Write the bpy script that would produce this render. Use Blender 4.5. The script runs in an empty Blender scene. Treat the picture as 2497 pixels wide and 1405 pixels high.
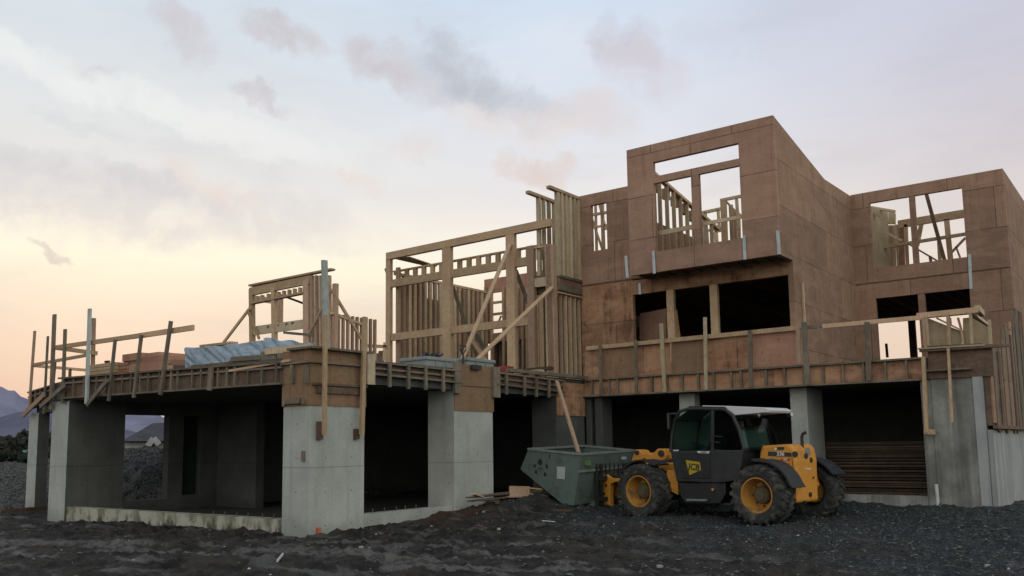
import bpy, math, random
import numpy as np
from mathutils import Vector, Matrix
random.seed(7); RNG = np.random.RandomState(5)
scn = bpy.context.scene
COL = scn.collection

# ---------------------------------------------------------------- camera
YAW, PITCH, ROLL = 0.643352165, 0.117647950, -0.0142785304
FPX, CXP, CYP = 2151.13961, 1248.5, 834.473980
f0 = Vector((-math.sin(YAW)*math.cos(PITCH), math.cos(YAW)*math.cos(PITCH), math.sin(PITCH)))
r0 = Vector((math.cos(YAW), math.sin(YAW), 0)); u0 = r0.cross(f0)
CR = r0*math.cos(ROLL)+u0*math.sin(ROLL); CU = u0*math.cos(ROLL)-r0*math.sin(ROLL); CF = f0
CAM = Vector((12.18, -10.30, 1.53))
def ray(px, py): return CF+CR*((px-CXP)/FPX)-CU*((py-CYP)/FPX)
CAM = Vector((0, 0, 1.53)); _d = ray(753, 1313); _b = CAM+_d*(-1.53/_d.z); CAM = Vector((-_b.x, -_b.y, 1.53))
cd = bpy.data.cameras.new('camera'); cam = bpy.data.objects.new('camera', cd); COL.objects.link(cam)
cam.matrix_world = Matrix(((CR.x, CU.x, -CF.x, CAM.x), (CR.y, CU.y, -CF.y, CAM.y), (CR.z, CU.z, -CF.z, CAM.z), (0, 0, 0, 1)))
cd.sensor_width = 36; cd.lens = 36*FPX/2497; cd.shift_y = (CYP-702.5)/2497; cd.clip_end = 9000; cd.clip_start = 0.05
scn.camera = cam
scn.view_settings.view_transform = 'Standard'; scn.view_settings.look = 'None'
scn.view_settings.exposure = 0.2; scn.view_settings.gamma = 1.0

def lin(r, g, b):
    return tuple(((c/255)/12.92 if c/255 <= .04045 else ((c/255+.055)/1.055)**2.4) for c in (r, g, b))
def P(px, py, ax, v):
    "point of a surveyed plane (axis ax = v) seen at a photo position"
    d = ray(px, py); t = (v-CAM[ax])/d[ax]; return CAM+d*t

# ---------------------------------------------------------------- node helper
class NT:
    def __init__(s, nt): s.nt = nt; s.n = nt.nodes; s.l = nt.links
    def new(s, t, **k):
        n = s.n.new(t)
        for a, b in k.items(): setattr(n, a, b)
        return n
    def set(s, sock, v):
        if hasattr(v, 'is_output') or hasattr(v, 'links'): s.l.new(v, sock)
        elif v is not None:
            try: sock.default_value = v
            except Exception: sock.default_value = tuple(v)+(1,)
    def m(s, op, a, b=None, c=None, clamp=False):
        n = s.new('ShaderNodeMath', operation=op, use_clamp=clamp)
        s.set(n.inputs[0], a)
        if b is not None: s.set(n.inputs[1], b)
        if c is not None: s.set(n.inputs[2], c)
        return n.outputs[0]
    def vm(s, op, a, b=None, out=0):
        n = s.new('ShaderNodeVectorMath', operation=op); s.set(n.inputs[0], a)
        if b is not None: s.set(n.inputs[1], b)
        return n.outputs[out]
    def mix(s, f, a, b, bt='MIX'):
        n = s.new('ShaderNodeMix', data_type='RGBA', blend_type=bt)
        s.set(n.inputs[0], f)
        for i, v in ((6, a), (7, b)):
            if isinstance(v, tuple) and len(v) == 3: v = v+(1,)
            s.set(n.inputs[i], v)
        return n.outputs[2]
    def sc(s, v, k):
        n = s.new('ShaderNodeVectorMath', operation='SCALE'); s.set(n.inputs[0], v); n.inputs[3].default_value = k; return n.outputs[0]
    def noise(s, vec, scale, det=4, rough=.55, out=0, dist=0):
        n = s.new('ShaderNodeTexNoise'); s.set(n.inputs['Vector'], vec)
        n.inputs['Scale'].default_value = scale; n.inputs['Detail'].default_value = det
        n.inputs['Roughness'].default_value = rough; n.inputs['Distortion'].default_value = dist
        return n.outputs[out]
    def mr(s, v, a, b, c=0, d=1, smooth=True):
        n = s.new('ShaderNodeMapRange', interpolation_type='SMOOTHSTEP' if smooth else 'LINEAR')
        for i, x in enumerate((v, a, b, c, d)): s.set(n.inputs[i], x)
        return n.outputs[0]
    def ramp(s, v, pts):
        n = s.new('ShaderNodeValToRGB'); s.set(n.inputs[0], v); cr = n.color_ramp
        while len(cr.elements) < len(pts): cr.elements.new(.5)
        for e, (p, c) in zip(cr.elements, pts): e.position = p; e.color = tuple(c)+(1,)
        return n.outputs[0]
    def comb(s, x, y, z):
        n = s.new('ShaderNodeCombineXYZ')
        for i, v in enumerate((x, y, z)): s.set(n.inputs[i], v)
        return n.outputs[0]
    def sep(s, v):
        n = s.new('ShaderNodeSeparateXYZ'); s.set(n.inputs[0], v); return n.outputs

# ---------------------------------------------------------------- world: dusk sky with broken cloud
world = bpy.data.worlds.new("World"); scn.world = world; world.use_nodes = True
W = NT(world.node_tree); W.n.clear()
SUN_DIR = ray(250, 1010).normalized()
def build_sky():
    tc = W.new('ShaderNodeTexCoord'); d = W.vm('NORMALIZE', tc.outputs['Generated'])
    x, y, z = W.sep(d)
    # azimuth coordinate: 1 towards the afterglow, -1 away from it
    gl = ray(60, 800); gh = Vector((gl.x, gl.y, 0)).normalized()
    az = W.vm('DOT_PRODUCT', d, tuple(gh), out=1)
    wn = W.noise(d, 3.0, 5, .55, out=1)
    wv = W.vm('SUBTRACT', wn, (.5, .5, .5))
    dz = W.m('ADD', z, W.m('MULTIPLY', W.sep(wv)[2], .05))
    k = 1/.9
    L = W.ramp(dz, [(.0, lin(165,152,165)), (.045, lin(210,187,174)), (.10, lin(229,207,187)), (.145, lin(241,224,203)), (.20, lin(252,245,222)),
                    (.235, lin(250,243,226)), (.285, lin(228,227,226)), (.35, lin(222,226,228)), (.47, lin(211,220,226)), (.75, lin(120,142,168))])
    M = W.ramp(dz, [(.0, lin(175,155,160)), (.06, lin(222,195,176)), (.14, lin(242,223,199)), (.21, lin(250,240,220)), (.27, lin(234,229,227)),
                    (.36, lin(221,226,235)), (.47, lin(209,223,239)), (.75, lin(125,145,175))])
    R = W.ramp(dz, [(.0, lin(165,145,150)), (.08, lin(236,206,180)), (.16, lin(231,212,202)), (.23, lin(222,211,209)), (.30, lin(212,205,212)),
                    (.38, lin(203,202,216)), (.47, lin(203,208,225)), (.75, lin(120,135,165))])
    f1 = W.mr(az, .97, .78); f2 = W.mr(az, .80, .42)
    base = W.mix(f2, W.mix(f1, L, M), R)
    # sky behind the viewer, brightened past the visible sky as added fill
    fb = W.mr(az, .35, -.5)
    base = W.mix(fb, base, W.sc(W.ramp(z, [(0, lin(196,196,188)), (.25, lin(226,226,218)), (.7, lin(190,194,192)), (1, lin(140,146,150))]), 1.75))
    # thin streaky general cloud
    dd = W.vm('MULTIPLY', W.vm('ADD', d, W.vm('SCALE', wv) if False else d), (.5, .5, 1.9))
    st = W.noise(dd, 4.2, 7, .58, dist=.35)
    base = W.mix(W.m('MULTIPLY', W.mr(st, .45, .72), .35), base, W.mix(.5, base, lin(172,174,184)))
    st2 = W.noise(W.vm('ADD', dd, (3.1, 1.7, .4)), 3.0, 6, .5, dist=.2)
    base = W.mix(W.m('MULTIPLY', W.mr(st2, .52, .75), .45), base, W.mix(.5, base, lin(244,240,244)))
    # individual clouds, fixed in direction
    n1 = W.vm('SUBTRACT', W.noise(d, 9, 6, .62, out=1), (.5, .5, .5))
    n2 = W.vm('SUBTRACT', W.noise(d, 30, 5, .6, out=1), (.5, .5, .5))
    def sc(v, s):
        n = W.new('ShaderNodeVectorMath', operation='SCALE'); W.set(n.inputs[0], v); n.inputs[3].default_value = s; return n.outputs[0]
    dw = W.vm('ADD', d, W.vm('ADD', sc(n1, .075), sc(n2, .045)))
    # (px, py, half length, half height, tilt deg, colour, strength)
    G = (186,190,199); G2 = (202,197,203)
    clouds = [(470,78,62,46,30,G2,.8),(695,92,88,38,22,(198,192,196),.9),(640,248,62,20,27,G2,.8),(200,152,52,18,-10,G2,.6),
              (920,158,85,50,20,(200,194,198),.85),(1120,165,105,62,20,G,1),(1200,230,140,50,24,(188,191,200),.85),(1000,215,110,34,22,(202,198,204),.8),
              (1420,285,110,52,10,(222,212,212),.8),(1250,310,150,35,8,(232,218,212),.6),(1520,110,95,48,18,(198,196,206),.9),(1560,170,100,52,18,(212,206,214),.8),(1312,420,72,36,8,(222,206,200),.95),
              (112,618,36,14,22,(214,206,198),.9),(250,500,560,80,4,(209,207,211),.7),(520,460,100,30,20,(230,214,206),.6),
              (868,445,52,20,5,(232,216,206),.75),(1010,358,75,26,0,(228,216,212),.6),(2070,368,60,24,5,(218,210,210),.5),(1950,60,240,60,-3,(206,206,220),.4),
              (330,240,420,40,16,(240,243,240),.7),(700,330,380,50,14,(234,234,234),.5),(200,430,300,34,10,(204,203,208),.5),(200,310,90,24,12,(205,210,214),.5)]
    cur = base
    cm = W.mr(W.noise(d, 17, 7, .62, dist=.3), .30, .62, .35, 1)
    for px, py, a, b, t, c, s in clouds:
        c0 = ray(px, py); ln = c0.length; c0 = c0.normalized(); tt = math.radians(t)
        ax = (CR*math.cos(tt)-CU*math.sin(tt)); bx = (CR*math.sin(tt)+CU*math.cos(tt))
        e = W.vm('SUBTRACT', dw, tuple(c0))
        A = W.vm('DOT_PRODUCT', e, tuple(ax*(FPX*ln/a)), out=1); B = W.vm('DOT_PRODUCT', e, tuple(bx*(FPX*ln/b)), out=1)
        q = W.m('ADD', W.m('MULTIPLY', A, A), W.m('MULTIPLY', B, B))
        g = W.m('MULTIPLY', W.mr(q, 2.2, 0.0, 0, s*.92), cm)
        cur = W.mix(g, cur, lin(*c))
    nish = W.new('ShaderNodeTexSky', sky_type='NISHITA'); nish.sun_disc = False
    nish.sun_elevation = math.radians(2.0); nish.sun_rotation = math.atan2(SUN_DIR.x, SUN_DIR.y)
    nish.air_density = 1.0; nish.dust_density = 2.0
    b1 = W.new('ShaderNodeBackground'); W.set(b1.inputs[0], nish.outputs[0]); b1.inputs[1].default_value = .006
    b2 = W.new('ShaderNodeBackground'); W.set(b2.inputs[0], cur); b2.inputs[1].default_value = .88
    ad = W.new('ShaderNodeAddShader'); W.l.new(b1.outputs[0], ad.inputs[0]); W.l.new(b2.outputs[0], ad.inputs[1])
    o = W.new('ShaderNodeOutputWorld'); W.l.new(ad.outputs[0], o.inputs[0])
build_sky()
sl = bpy.data.lights.new('sun', 'SUN'); sl.energy = .5; sl.angle = math.radians(12); sl.color = (1, .78, .58)
sun = bpy.data.objects.new('sun', sl); COL.objects.link(sun)
sun.rotation_euler = (-SUN_DIR).to_track_quat('-Z', 'Y').to_euler()

# ---------------------------------------------------------------- materials
def mat(name, rough=.8, spec=.3, metal=0):
    m = bpy.data.materials.new(name); m.use_nodes = True; N = NT(m.node_tree)
    b = N.n['Principled BSDF']; b.inputs['Roughness'].default_value = rough
    b.inputs['Specular IOR Level'].default_value = spec; b.inputs['Metallic'].default_value = metal
    return m, N, b
def bump(N, b, h, strength=.5, dist=.01):
    n = N.new('ShaderNodeBump'); n.inputs['Strength'].default_value = strength; n.inputs['Distance'].default_value = dist
    N.set(n.inputs['Height'], h); N.l.new(n.outputs[0], b.inputs['Normal'])
def geo(N): return N.new('ShaderNodeNewGeometry').outputs['Position']
def rnd(N): return N.new('ShaderNodeObjectInfo').outputs['Random']

def plywood(name, c1, c2, stain, zph=0.0, sheets=True, xph=0.0, dirt=.5):
    m, N, b = mat(name, .85, .15); p = geo(N); x, y, z = N.sep(p)
    s = N.m('ADD', N.m('SUBTRACT', x, y), xph)
    zz = N.m('SUBTRACT', z, zph)
    v = N.comb(s, zz, 0)
    grain = N.noise(N.vm('MULTIPLY', p, (1.6, 1.6, 26)), 2.2, 5, .6, dist=.6)
    blot = N.noise(p, 1.6, 5, .6); fine = N.noise(p, 14, 3, .6)
    c = N.mix(N.mr(blot, .3, .7), c1, c2)
    if sheets:
        bt = N.new('ShaderNodeTexBrick'); N.set(bt.inputs['Vector'], v); bt.offset = .5
        bt.inputs['Scale'].default_value = 1; bt.inputs['Brick Width'].default_value = 2.44; bt.inputs['Row Height'].default_value = 1.22
        bt.inputs['Mortar Size'].default_value = .010; bt.inputs['Mortar Smooth'].default_value = .15
        bt.inputs['Color1'].default_value = (.78, .78, .78, 1); bt.inputs['Color2'].default_value = (1.2, 1.17, 1.12, 1)
        bt.inputs['Mortar'].default_value = (.22, .18, .16, 1)
        c = N.mix(1, c, bt.outputs[0], 'MULTIPLY')
    c = N.mix(N.m('MULTIPLY', N.mr(grain, .42, .62), .34), c, N.mix(.5, c, stain))
    # long water stains and knots
    ws = N.noise(N.vm('MULTIPLY', p, (2.6, 2.6, .5)), 1.5, 4, .6)
    c = N.mix(N.m('MULTIPLY', N.mr(ws, .5, .72), dirt), c, stain)
    pa = N.noise(N.vm('MULTIPLY', p, (.9, .9, 2.2)), 1.1, 5, .62, dist=.8)
    c = N.mix(N.m('MULTIPLY', N.mr(pa, .42, .66), dirt*.9), c, tuple(k*1.35 for k in c2))
    kn = N.new('ShaderNodeTexVoronoi'); N.set(kn.inputs['Vector'], N.vm('MULTIPLY', p, (3.2, 3.2, 5))); kn.inputs['Scale'].default_value = 1
    c = N.mix(N.m('MULTIPLY', N.mr(kn.outputs['Distance'], .12, .05), .55), c, stain)
    c = N.mix(N.mr(fine, .2, .9, 0, .25), c, N.mix(.5, c, (.5, .42, .34)))
    row = N.m('ABSOLUTE', N.m('SUBTRACT', N.m('FRACT', N.m('DIVIDE', N.m('ADD', s, N.m('MULTIPLY', blot, .08)), .406)), .5))
    spk = N.noise(N.vm('MULTIPLY', p, (5, 5, 9)), 2.0, 3, .6)
    c = N.mix(N.m('MULTIPLY', N.m('MULTIPLY', N.mr(row, .10, .03), N.mr(spk, .56, .66)), .6), c, stain)
    vs = N.noise(N.vm('MULTIPLY', p, (7, 7, .5)), 1.5, 4, .6)
    c = N.mix(N.mr(vs, .5, .7, 0, .25), c, stain)
    r = rnd(N); c = N.mix(1, c, N.comb(*(N.mr(r, 0, 1, a, e, False) for a, e in ((.86, 1.12), (.86, 1.1), (.86, 1.1)))), 'MULTIPLY')
    N.set(b.inputs['Base Color'], c); bump(N, b, grain, .25, .004)
    return m
def lumber(name, c1, c2, var=.22, green=False):
    m, N, b = mat(name, .8, .2); p = geo(N)
    tc = N.new('ShaderNodeTexCoord').outputs['Object']
    g = N.noise(N.vm('MULTIPLY', p, (9, 9, 2.2)), 4, 5, .6, dist=.4); bl = N.noise(p, 2.5, 4, .6)
    c = N.mix(N.mr(bl, .3, .7), c1, c2)
    c = N.mix(N.m('MULTIPLY', N.mr(g, .45, .62), .35), c, tuple(k*.45 for k in c1))
    r = rnd(N)
    c = N.mix(1, c, N.comb(*(N.mr(r, 0, 1, 1-var*a, 1+var*a, False) for a in (1, .95, 1.05))), 'MULTIPLY')
    N.set(b.inputs['Base Color'], c); bump(N, b, g, .2, .003); return m
def concrete(name, c1, c2, stain, joints=True, moss=False, board=False, streak=.4):
    m, N, b = mat(name, .88, .25); p = geo(N); x, y, z = N.sep(p)
    a = N.noise(p, 1.3, 6, .6); f = N.noise(p, 22, 4, .65)
    c = N.mix(N.mr(a, .32, .68), c1, c2)
    ws = N.noise(N.vm('MULTIPLY', p, (3.4, 3.4, .35)), 1.6, 5, .65)
    c = N.mix(N.m('MULTIPLY', N.mr(ws, .5, .75), streak), c, stain)
    pit = N.new('ShaderNodeTexVoronoi'); N.set(pit.inputs['Vector'], p); pit.inputs['Scale'].default_value = 9
    c = N.mix(N.m('MULTIPLY', N.mr(pit.outputs['Distance'], .10, .03), .5), c, tuple(k*.35 for k in c1))
    c = N.mix(N.mr(f, .3, .8, 0, .28), c, tuple(k*.6 for k in c1))
    if joints:
        zz = N.m('ABSOLUTE', N.m('SUBTRACT', z, N.m('ADD', 1.21, N.m('MULTIPLY', N.m('SUBTRACT', a, .5), .02))))
        c = N.mix(N.mr(zz, .014, .004, 0, .5), c, tuple(k*.4 for k in c1))
        sxy = N.m('FRACT', N.m('ADD', N.m('DIVIDE', N.m('SUBTRACT', x, y), .61), .35))
        c = N.mix(N.mr(N.m('ABSOLUTE', N.m('SUBTRACT', sxy, .5)), .012, .003, 0, .22), c, tuple(k*.4 for k in c1))
        c = N.mix(N.mr(N.m('ADD', z, N.m('MULTIPLY', N.m('SUBTRACT', a, .5), .9)), .42, -.05, 0, .6), c, stain)
        gx = N.m('SUBTRACT', N.m('FRACT', N.m('ADD', N.m('DIVIDE', N.m('SUBTRACT', x, y), .61), .1)), .5); gz_ = N.m('SUBTRACT', N.m('FRACT', N.m('ADD', N.m('DIVIDE', z, .6), .2)), .5)
        dd = N.m('SQRT', N.m('ADD', N.m('MULTIPLY', gx, gx), N.m('MULTIPLY', gz_, gz_)))
        c = N.mix(N.m('MULTIPLY', N.mr(dd, .035, .022), N.mr(f, .4, .5, .2, .8)), c, tuple(k*.35 for k in c1))
        hc = N.noise(p, 7, 5, .7); c = N.mix(N.mr(hc, .60, .70, 0, .45), c, stain)
    if moss:
        mo = N.noise(N.vm('MULTIPLY', p, (1, 1, .6)), 3.2, 5, .65)
        c = N.mix(N.m('MULTIPLY', N.mr(mo, .42, .62), .7), c, lin(88, 84, 56))
        c = N.mix(N.m('MULTIPLY', N.mr(N.m('ADD', mo, N.m('MULTIPLY', z, -.8)), .42, .6), .75), c, lin(52, 46, 38))
    if board:
        bb = N.m('FRACT', N.m('DIVIDE', N.m('ADD', x, y), .6))
        c = N.mix(N.mr(N.m('ABSOLUTE', N.m('SUBTRACT', bb, .5)), .06, .02, 0, .35), c, stain)
        wb = N.noise(N.vm('MULTIPLY', p, (4.5, 4.5, .12)), 1.2, 3, .5)
        c = N.mix(N.mr(wb, .42, .6, 0, .5), c, stain)
    N.set(b.inputs['Base Color'], c); bump(N, b, N.m('ADD', f, N.m('MULTIPLY', a, 2)), .25, .008); return m
def paint(name, c, rough=.5, spec=.4, dirt=.35, dc=(.05, .045, .04), metal=0, sc=5):
    m, N, b = mat(name, rough, spec, metal); p = N.new('ShaderNodeTexCoord').outputs['Object']
    a = N.noise(p, sc, 6, .65); f = N.noise(p, sc*6, 3, .6)
    k = N.mix(N.m('MULTIPLY', N.mr(a, .48, .68), dirt), c, dc)
    k = N.mix(N.m('MULTIPLY', N.mr(f, .55, .75), dirt*.8), k, dc)
    N.set(b.inputs['Base Color'], k); N.set(b.inputs['Roughness'], N.mr(a, .3, .7, rough*.85, min(1, rough*1.25))); return m

M = {}
M['ply'] = plywood('plywood_sheathing', (.285,.175,.122), (.335,.215,.153), (.165,.085,.055), zph=6.42-4*1.22, dirt=.42)
M['ply_tower'] = plywood('plywood_tower', (.295,.182,.130), (.345,.222,.160), (.18,.095,.065), zph=7.31-5*1.22, xph=.9, dirt=.32)
M['ply_wet'] = plywood('plywood_weathered', (.27,.13,.075), (.37,.22,.13), (.055,.026,.016), zph=6.40-4*1.22, dirt=.75)
M['ply_form'] = plywood('plywood_form', (.27,.158,.088), (.23,.15,.09), (.08,.045,.026), sheets=False, dirt=.35)
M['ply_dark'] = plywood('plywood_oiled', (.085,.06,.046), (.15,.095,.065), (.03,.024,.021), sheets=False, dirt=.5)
M['ply_red'] = plywood('plywood_red', (.36,.19,.13), (.42,.25,.175), (.19,.08,.055), sheets=False, dirt=.3)
M['lum'] = lumber('spruce_lumber', (.45,.305,.19), (.53,.38,.24))
M['lum_pale'] = lumber('pale_lumber', (.50,.385,.25), (.57,.45,.30))
M['lum_green'] = lumber('treated_lumber', (.41,.335,.225), (.47,.395,.27))
M['post_pale'] = lumber('pale_grey_post', (.36,.40,.38), (.46,.50,.47))
M['lum_old'] = lumber('weathered_lumber', (.135,.115,.087), (.21,.175,.13))
M['lum_red'] = lumber('reddish_lumber', (.41,.27,.185), (.46,.32,.225))
M['con'] = concrete('concrete', (.36,.375,.345), (.45,.465,.43), (.22,.23,.205))
M['con_in_shaded'] = concrete('concrete_inside_shaded', (.075,.08,.074), (.105,.11,.10), (.055,.055,.052))  # shaded copy of the concrete: darkness of the bays put into its colour
M['con_moss'] = concrete('concrete_mossy', (.38,.38,.31), (.44,.435,.36), (.2,.2,.15), joints=False, moss=True)
M['con_board'] = concrete('concrete_streaked', (.17,.17,.15), (.38,.38,.35), (.085,.083,.075), joints=False, board=True, streak=.7)
M['con_pale'] = concrete('concrete_pale', (.31,.33,.325), (.40,.415,.405), (.19,.20,.195), joints=False, board=True, streak=.3)
M['con_shaded'] = concrete('concrete_pier_shade', (.10,.105,.095), (.14,.145,.13), (.07,.07,.065))  # shaded copy of the concrete for the inner pier sides
M['timber_stack'] = lumber('stacked_timber', (.075,.05,.037), (.12,.08,.057), .4)
M['steel'] = paint('galvanised_steel', (.42,.48,.50), .45, .5, .3, (.2,.22,.22), .3)
M['rust'] = paint('rusty_steel', (.14,.10,.085), .8, .3, .4)
M['yellow'] = paint('machine_yellow', (.62,.27,.035), .5, .45, .3, (.09,.045,.02), sc=2.5)
M['black'] = paint('machine_black', (.022,.026,.026), .45, .45, .4, (.06,.055,.05))
M['grey'] = paint('fender_grey', (.022,.025,.03), .6, .4, .3, (.08,.075,.07))
M['scrap_white'] = paint('scrap_white', (.36,.36,.35), .8, .2, .4)
M['white'] = paint('white_paint', (.62,.63,.62), .45, .45, .2, (.3,.3,.28))
M['rim'] = paint('rim_yellow', (.46,.22,.04), .65, .3, .75, (.10,.08,.06), sc=4)
M['rubber'] = paint('muddy_rubber', (.038,.038,.037), .9, .2, .8, (.125,.118,.10), sc=6)
M['skip'] = paint('skip_green', (.12,.155,.138), .6, .3, .5, (.05,.06,.055), sc=3)
M['skip_edge'] = paint('skip_edge', (.20,.23,.21), .6, .35, .4, (.10,.10,.09), sc=3)
M['paper'] = paint('paper', (.42,.45,.44), .9, .1, .2, (.3,.3,.3))
M['mark'] = paint('dark_mark', (.025,.035,.032), .8, .2, .2)
M['decal'] = paint('decal_yellow', (.42,.31,.02), .5, .3, .2)
M['decal_red'] = paint('decal_red', (.40,.05,.04), .5, .3, .2)
M['lamp'] = paint('lamp_lens', (.7,.72,.7), .2, .6, .05)
M['amber'] = paint('amber_lens', (.6,.25,.03), .3, .5, .1)
M['pvc'] = paint('pvc', (.55,.57,.56), .5, .4, .2, (.3,.3,.28))
M['red'] = paint('red_plastic', (.28,.03,.035), .5, .4, .2)
def glassmat():
    m, N, b = mat('cab_glass', .06, .6); b.inputs['Base Color'].default_value = (.60,.70,.66,1)
    b.inputs['Transmission Weight'].default_value = 1.0; b.inputs['IOR'].default_value = 1.12; return m
M['glass'] = glassmat()
def tarpmat():
    m, N, b = mat('tarp_plastic', .35, .5); p = geo(N)
    a = N.noise(N.vm('MULTIPLY', p, (1.2, 1, 3)), 2.2, 5, .6, dist=1.5)
    N.set(b.inputs['Base Color'], N.mix(N.mr(a, .35, .65), (.23,.315,.40), (.34,.43,.515)))
    bump(N, b, N.noise(N.vm('MULTIPLY', p, (2, 1, 4)), 4, 4, .6, dist=2), .4, .02); return m
M['tarp'] = tarpmat()
def groundmat():
    m, N, b = mat('mud_and_gravel', .9, .25); p = geo(N); x, y, z = N.sep(p)
    big = N.noise(p, .55, 5, .6); mid = N.noise(p, 3.2, 6, .65); fine = N.noise(p, 24, 4, .7)
    # crushed blue-grey rock lies on the right and beside the machine, brown mud elsewhere
    gm = N.m('ADD', N.m('ADD', N.m('MULTIPLY', y, .085), N.m('MULTIPLY', x, .045)), N.m('MULTIPLY', N.m('SUBTRACT', big, .5), 1.6))
    gm = N.mr(gm, .34, .66)
    vo = N.new('ShaderNodeTexVoronoi'); N.set(vo.inputs['Vector'], N.vm('ADD', p, N.vm('MULTIPLY', N.noise(p, 20, 2, .5, out=1), (.03,.03,.03)))); vo.inputs['Scale'].default_value = 32
    st = N.ramp(N.sep(vo.outputs['Color'])[0], [(0, (.009,.010,.009)), (.5, (.027,.030,.027)), (.8, (.052,.058,.053)), (.95, (.09,.10,.096)), (1, (.20,.21,.205))])
    st = N.mix(N.mr(vo.outputs['Distance'], .35, .75), st, (.02,.026,.028))
    mud = N.mix(N.mr(N.noise(p, 2.1, 7, .7, dist=.4), .40, .60), (.013,.011,.009), (.044,.037,.030))
    mud = N.mix(N.mr(fine, .58, .75, 0, .6), mud, (.09,.086,.08))
    # wet pale smears left by wheels
    sm = N.noise(N.vm('MULTIPLY', N.vm('ADD', p, N.vm('MULTIPLY', N.noise(p, 1.2, 3, .5, out=1), (.5,.5,.5))), (1.1, 2.8, 1)), .8, 4, .5)
    mud = N.mix(N.m('MULTIPLY', N.mr(sm, .54, .64), .65), mud, (.105,.10,.093))
    # pale clay smears and a rusty brown patch, each a stain of its own on the ground
    wob = N.vm('ADD', p, N.sc(N.vm('SUBTRACT', N.noise(p, 1.6, 5, .65, out=1), (.5,.5,.5)), .9))
    tot = None
    for (a, b2, w_) in (((-60,1318),(370,1340),.28),((20,1352),(110,1366),.16),((230,1345),(560,1362),.14),((600,1352),(1060,1378),.26),((960,1396),(1500,1398),.12),((1080,1360),(1420,1375),.10),((60,1225),(420,1262),.10),((1240,1345),(1330,1338),.14)):
        A = P(*a, 2, 0); Bq = P(*b2, 2, 0); dv = Bq-A; L2 = dv.length_squared
        e = N.vm('SUBTRACT', wob, tuple(A)); t_ = N.m('DIVIDE', N.vm('DOT_PRODUCT', e, tuple(dv), out=1), L2, clamp=True)
        nn = N.new('ShaderNodeVectorMath', operation='SCALE'); nn.inputs[0].default_value = tuple(dv); N.set(nn.inputs[3], t_)
        q = N.vm('SUBTRACT', e, nn.outputs[0]); l = N.vm('LENGTH', N.vm('MULTIPLY', q, (1,1,0)), out=1)
        g = N.mr(l, w_*1.5, w_*.5); tot = g if tot is None else N.m('MAXIMUM', tot, g)
    tot = N.m('MULTIPLY', tot, N.mr(N.noise(p, 7, 5, .7), .38, .56, .15, .85))
    mud = N.mix(tot, mud, (.13,.125,.115))
    rb = P(1080,1275,2,0); l = N.vm('LENGTH', N.vm('MULTIPLY', N.vm('SUBTRACT', wob, tuple(rb)), (1,.8,0)), out=1)
    mud = N.mix(N.m('MULTIPLY', N.mr(l, 1.3, .3), .6), mud, (.085,.04,.022))
    c = N.mix(gm, mud, st)
    # brown disturbed soil against the footing
    far = N.mr(N.vm('LENGTH', p, out=1), 55, 90)
    c = N.mix(far, c, N.mix(N.mr(big, .4, .6), (.045,.075,.03), (.07,.085,.04)))
    N.set(b.inputs['Base Color'], c)
    N.set(b.inputs['Roughness'], N.mr(sm, .5, .7, .9, .55))
    bump(N, b, N.m('ADD', N.m('MULTIPLY', fine, .5), N.m('ADD', mid, N.m('MULTIPLY', vo.outputs['Distance'], -.5))), .8, .035); return m
M['ground'] = groundmat()
def simplemat(name, c1, c2, sc=3, rough=.9, dist=0):
    m, N, b = mat(name, rough, .15); p = geo(N); a = N.noise(p, sc, 6, .65, dist=dist)
    N.set(b.inputs['Base Color'], N.mix(N.mr(a, .35, .65), c1, c2)); bump(N, b, a, .4, .03); return m
M['mound'] = simplemat('mound_gravel', (.018,.018,.017), (.125,.122,.115), 14)
M['stone'] = simplemat('loose_stone', (.04,.047,.045), (.15,.158,.152), 6)
M['stone_pale'] = simplemat('pale_stone', (.35,.36,.35), (.5,.5,.49), 6)
M['mtn'] = simplemat('mountain_far', (.17,.17,.24), (.25,.25,.34), .004)  # haze of distance put into the bluish colour
M['mtn2'] = simplemat('mountain_near', (.10,.105,.15), (.14,.145,.2), .006)  # bluish for painted haze, as on the far range
M['tree'] = simplemat('dark_foliage', (.035,.042,.032), (.075,.07,.055), .6)
M['hedge'] = simplemat('hedge', (.012,.018,.012), (.022,.032,.02), 1)
M['roof_g'] = simplemat('green_roof', (.09,.16,.14), (.12,.2,.17), 1)
M['roof_d'] = simplemat('dark_roof', (.045,.05,.055), (.07,.075,.08), 1.5)
M['sid'] = simplemat('house_siding', (.30,.30,.30), (.4,.4,.39), 2)
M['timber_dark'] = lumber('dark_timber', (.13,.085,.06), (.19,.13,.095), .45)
M['brick'] = simplemat('orange_ply_edges', (.30,.11,.05), (.40,.18,.09), 8)

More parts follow.
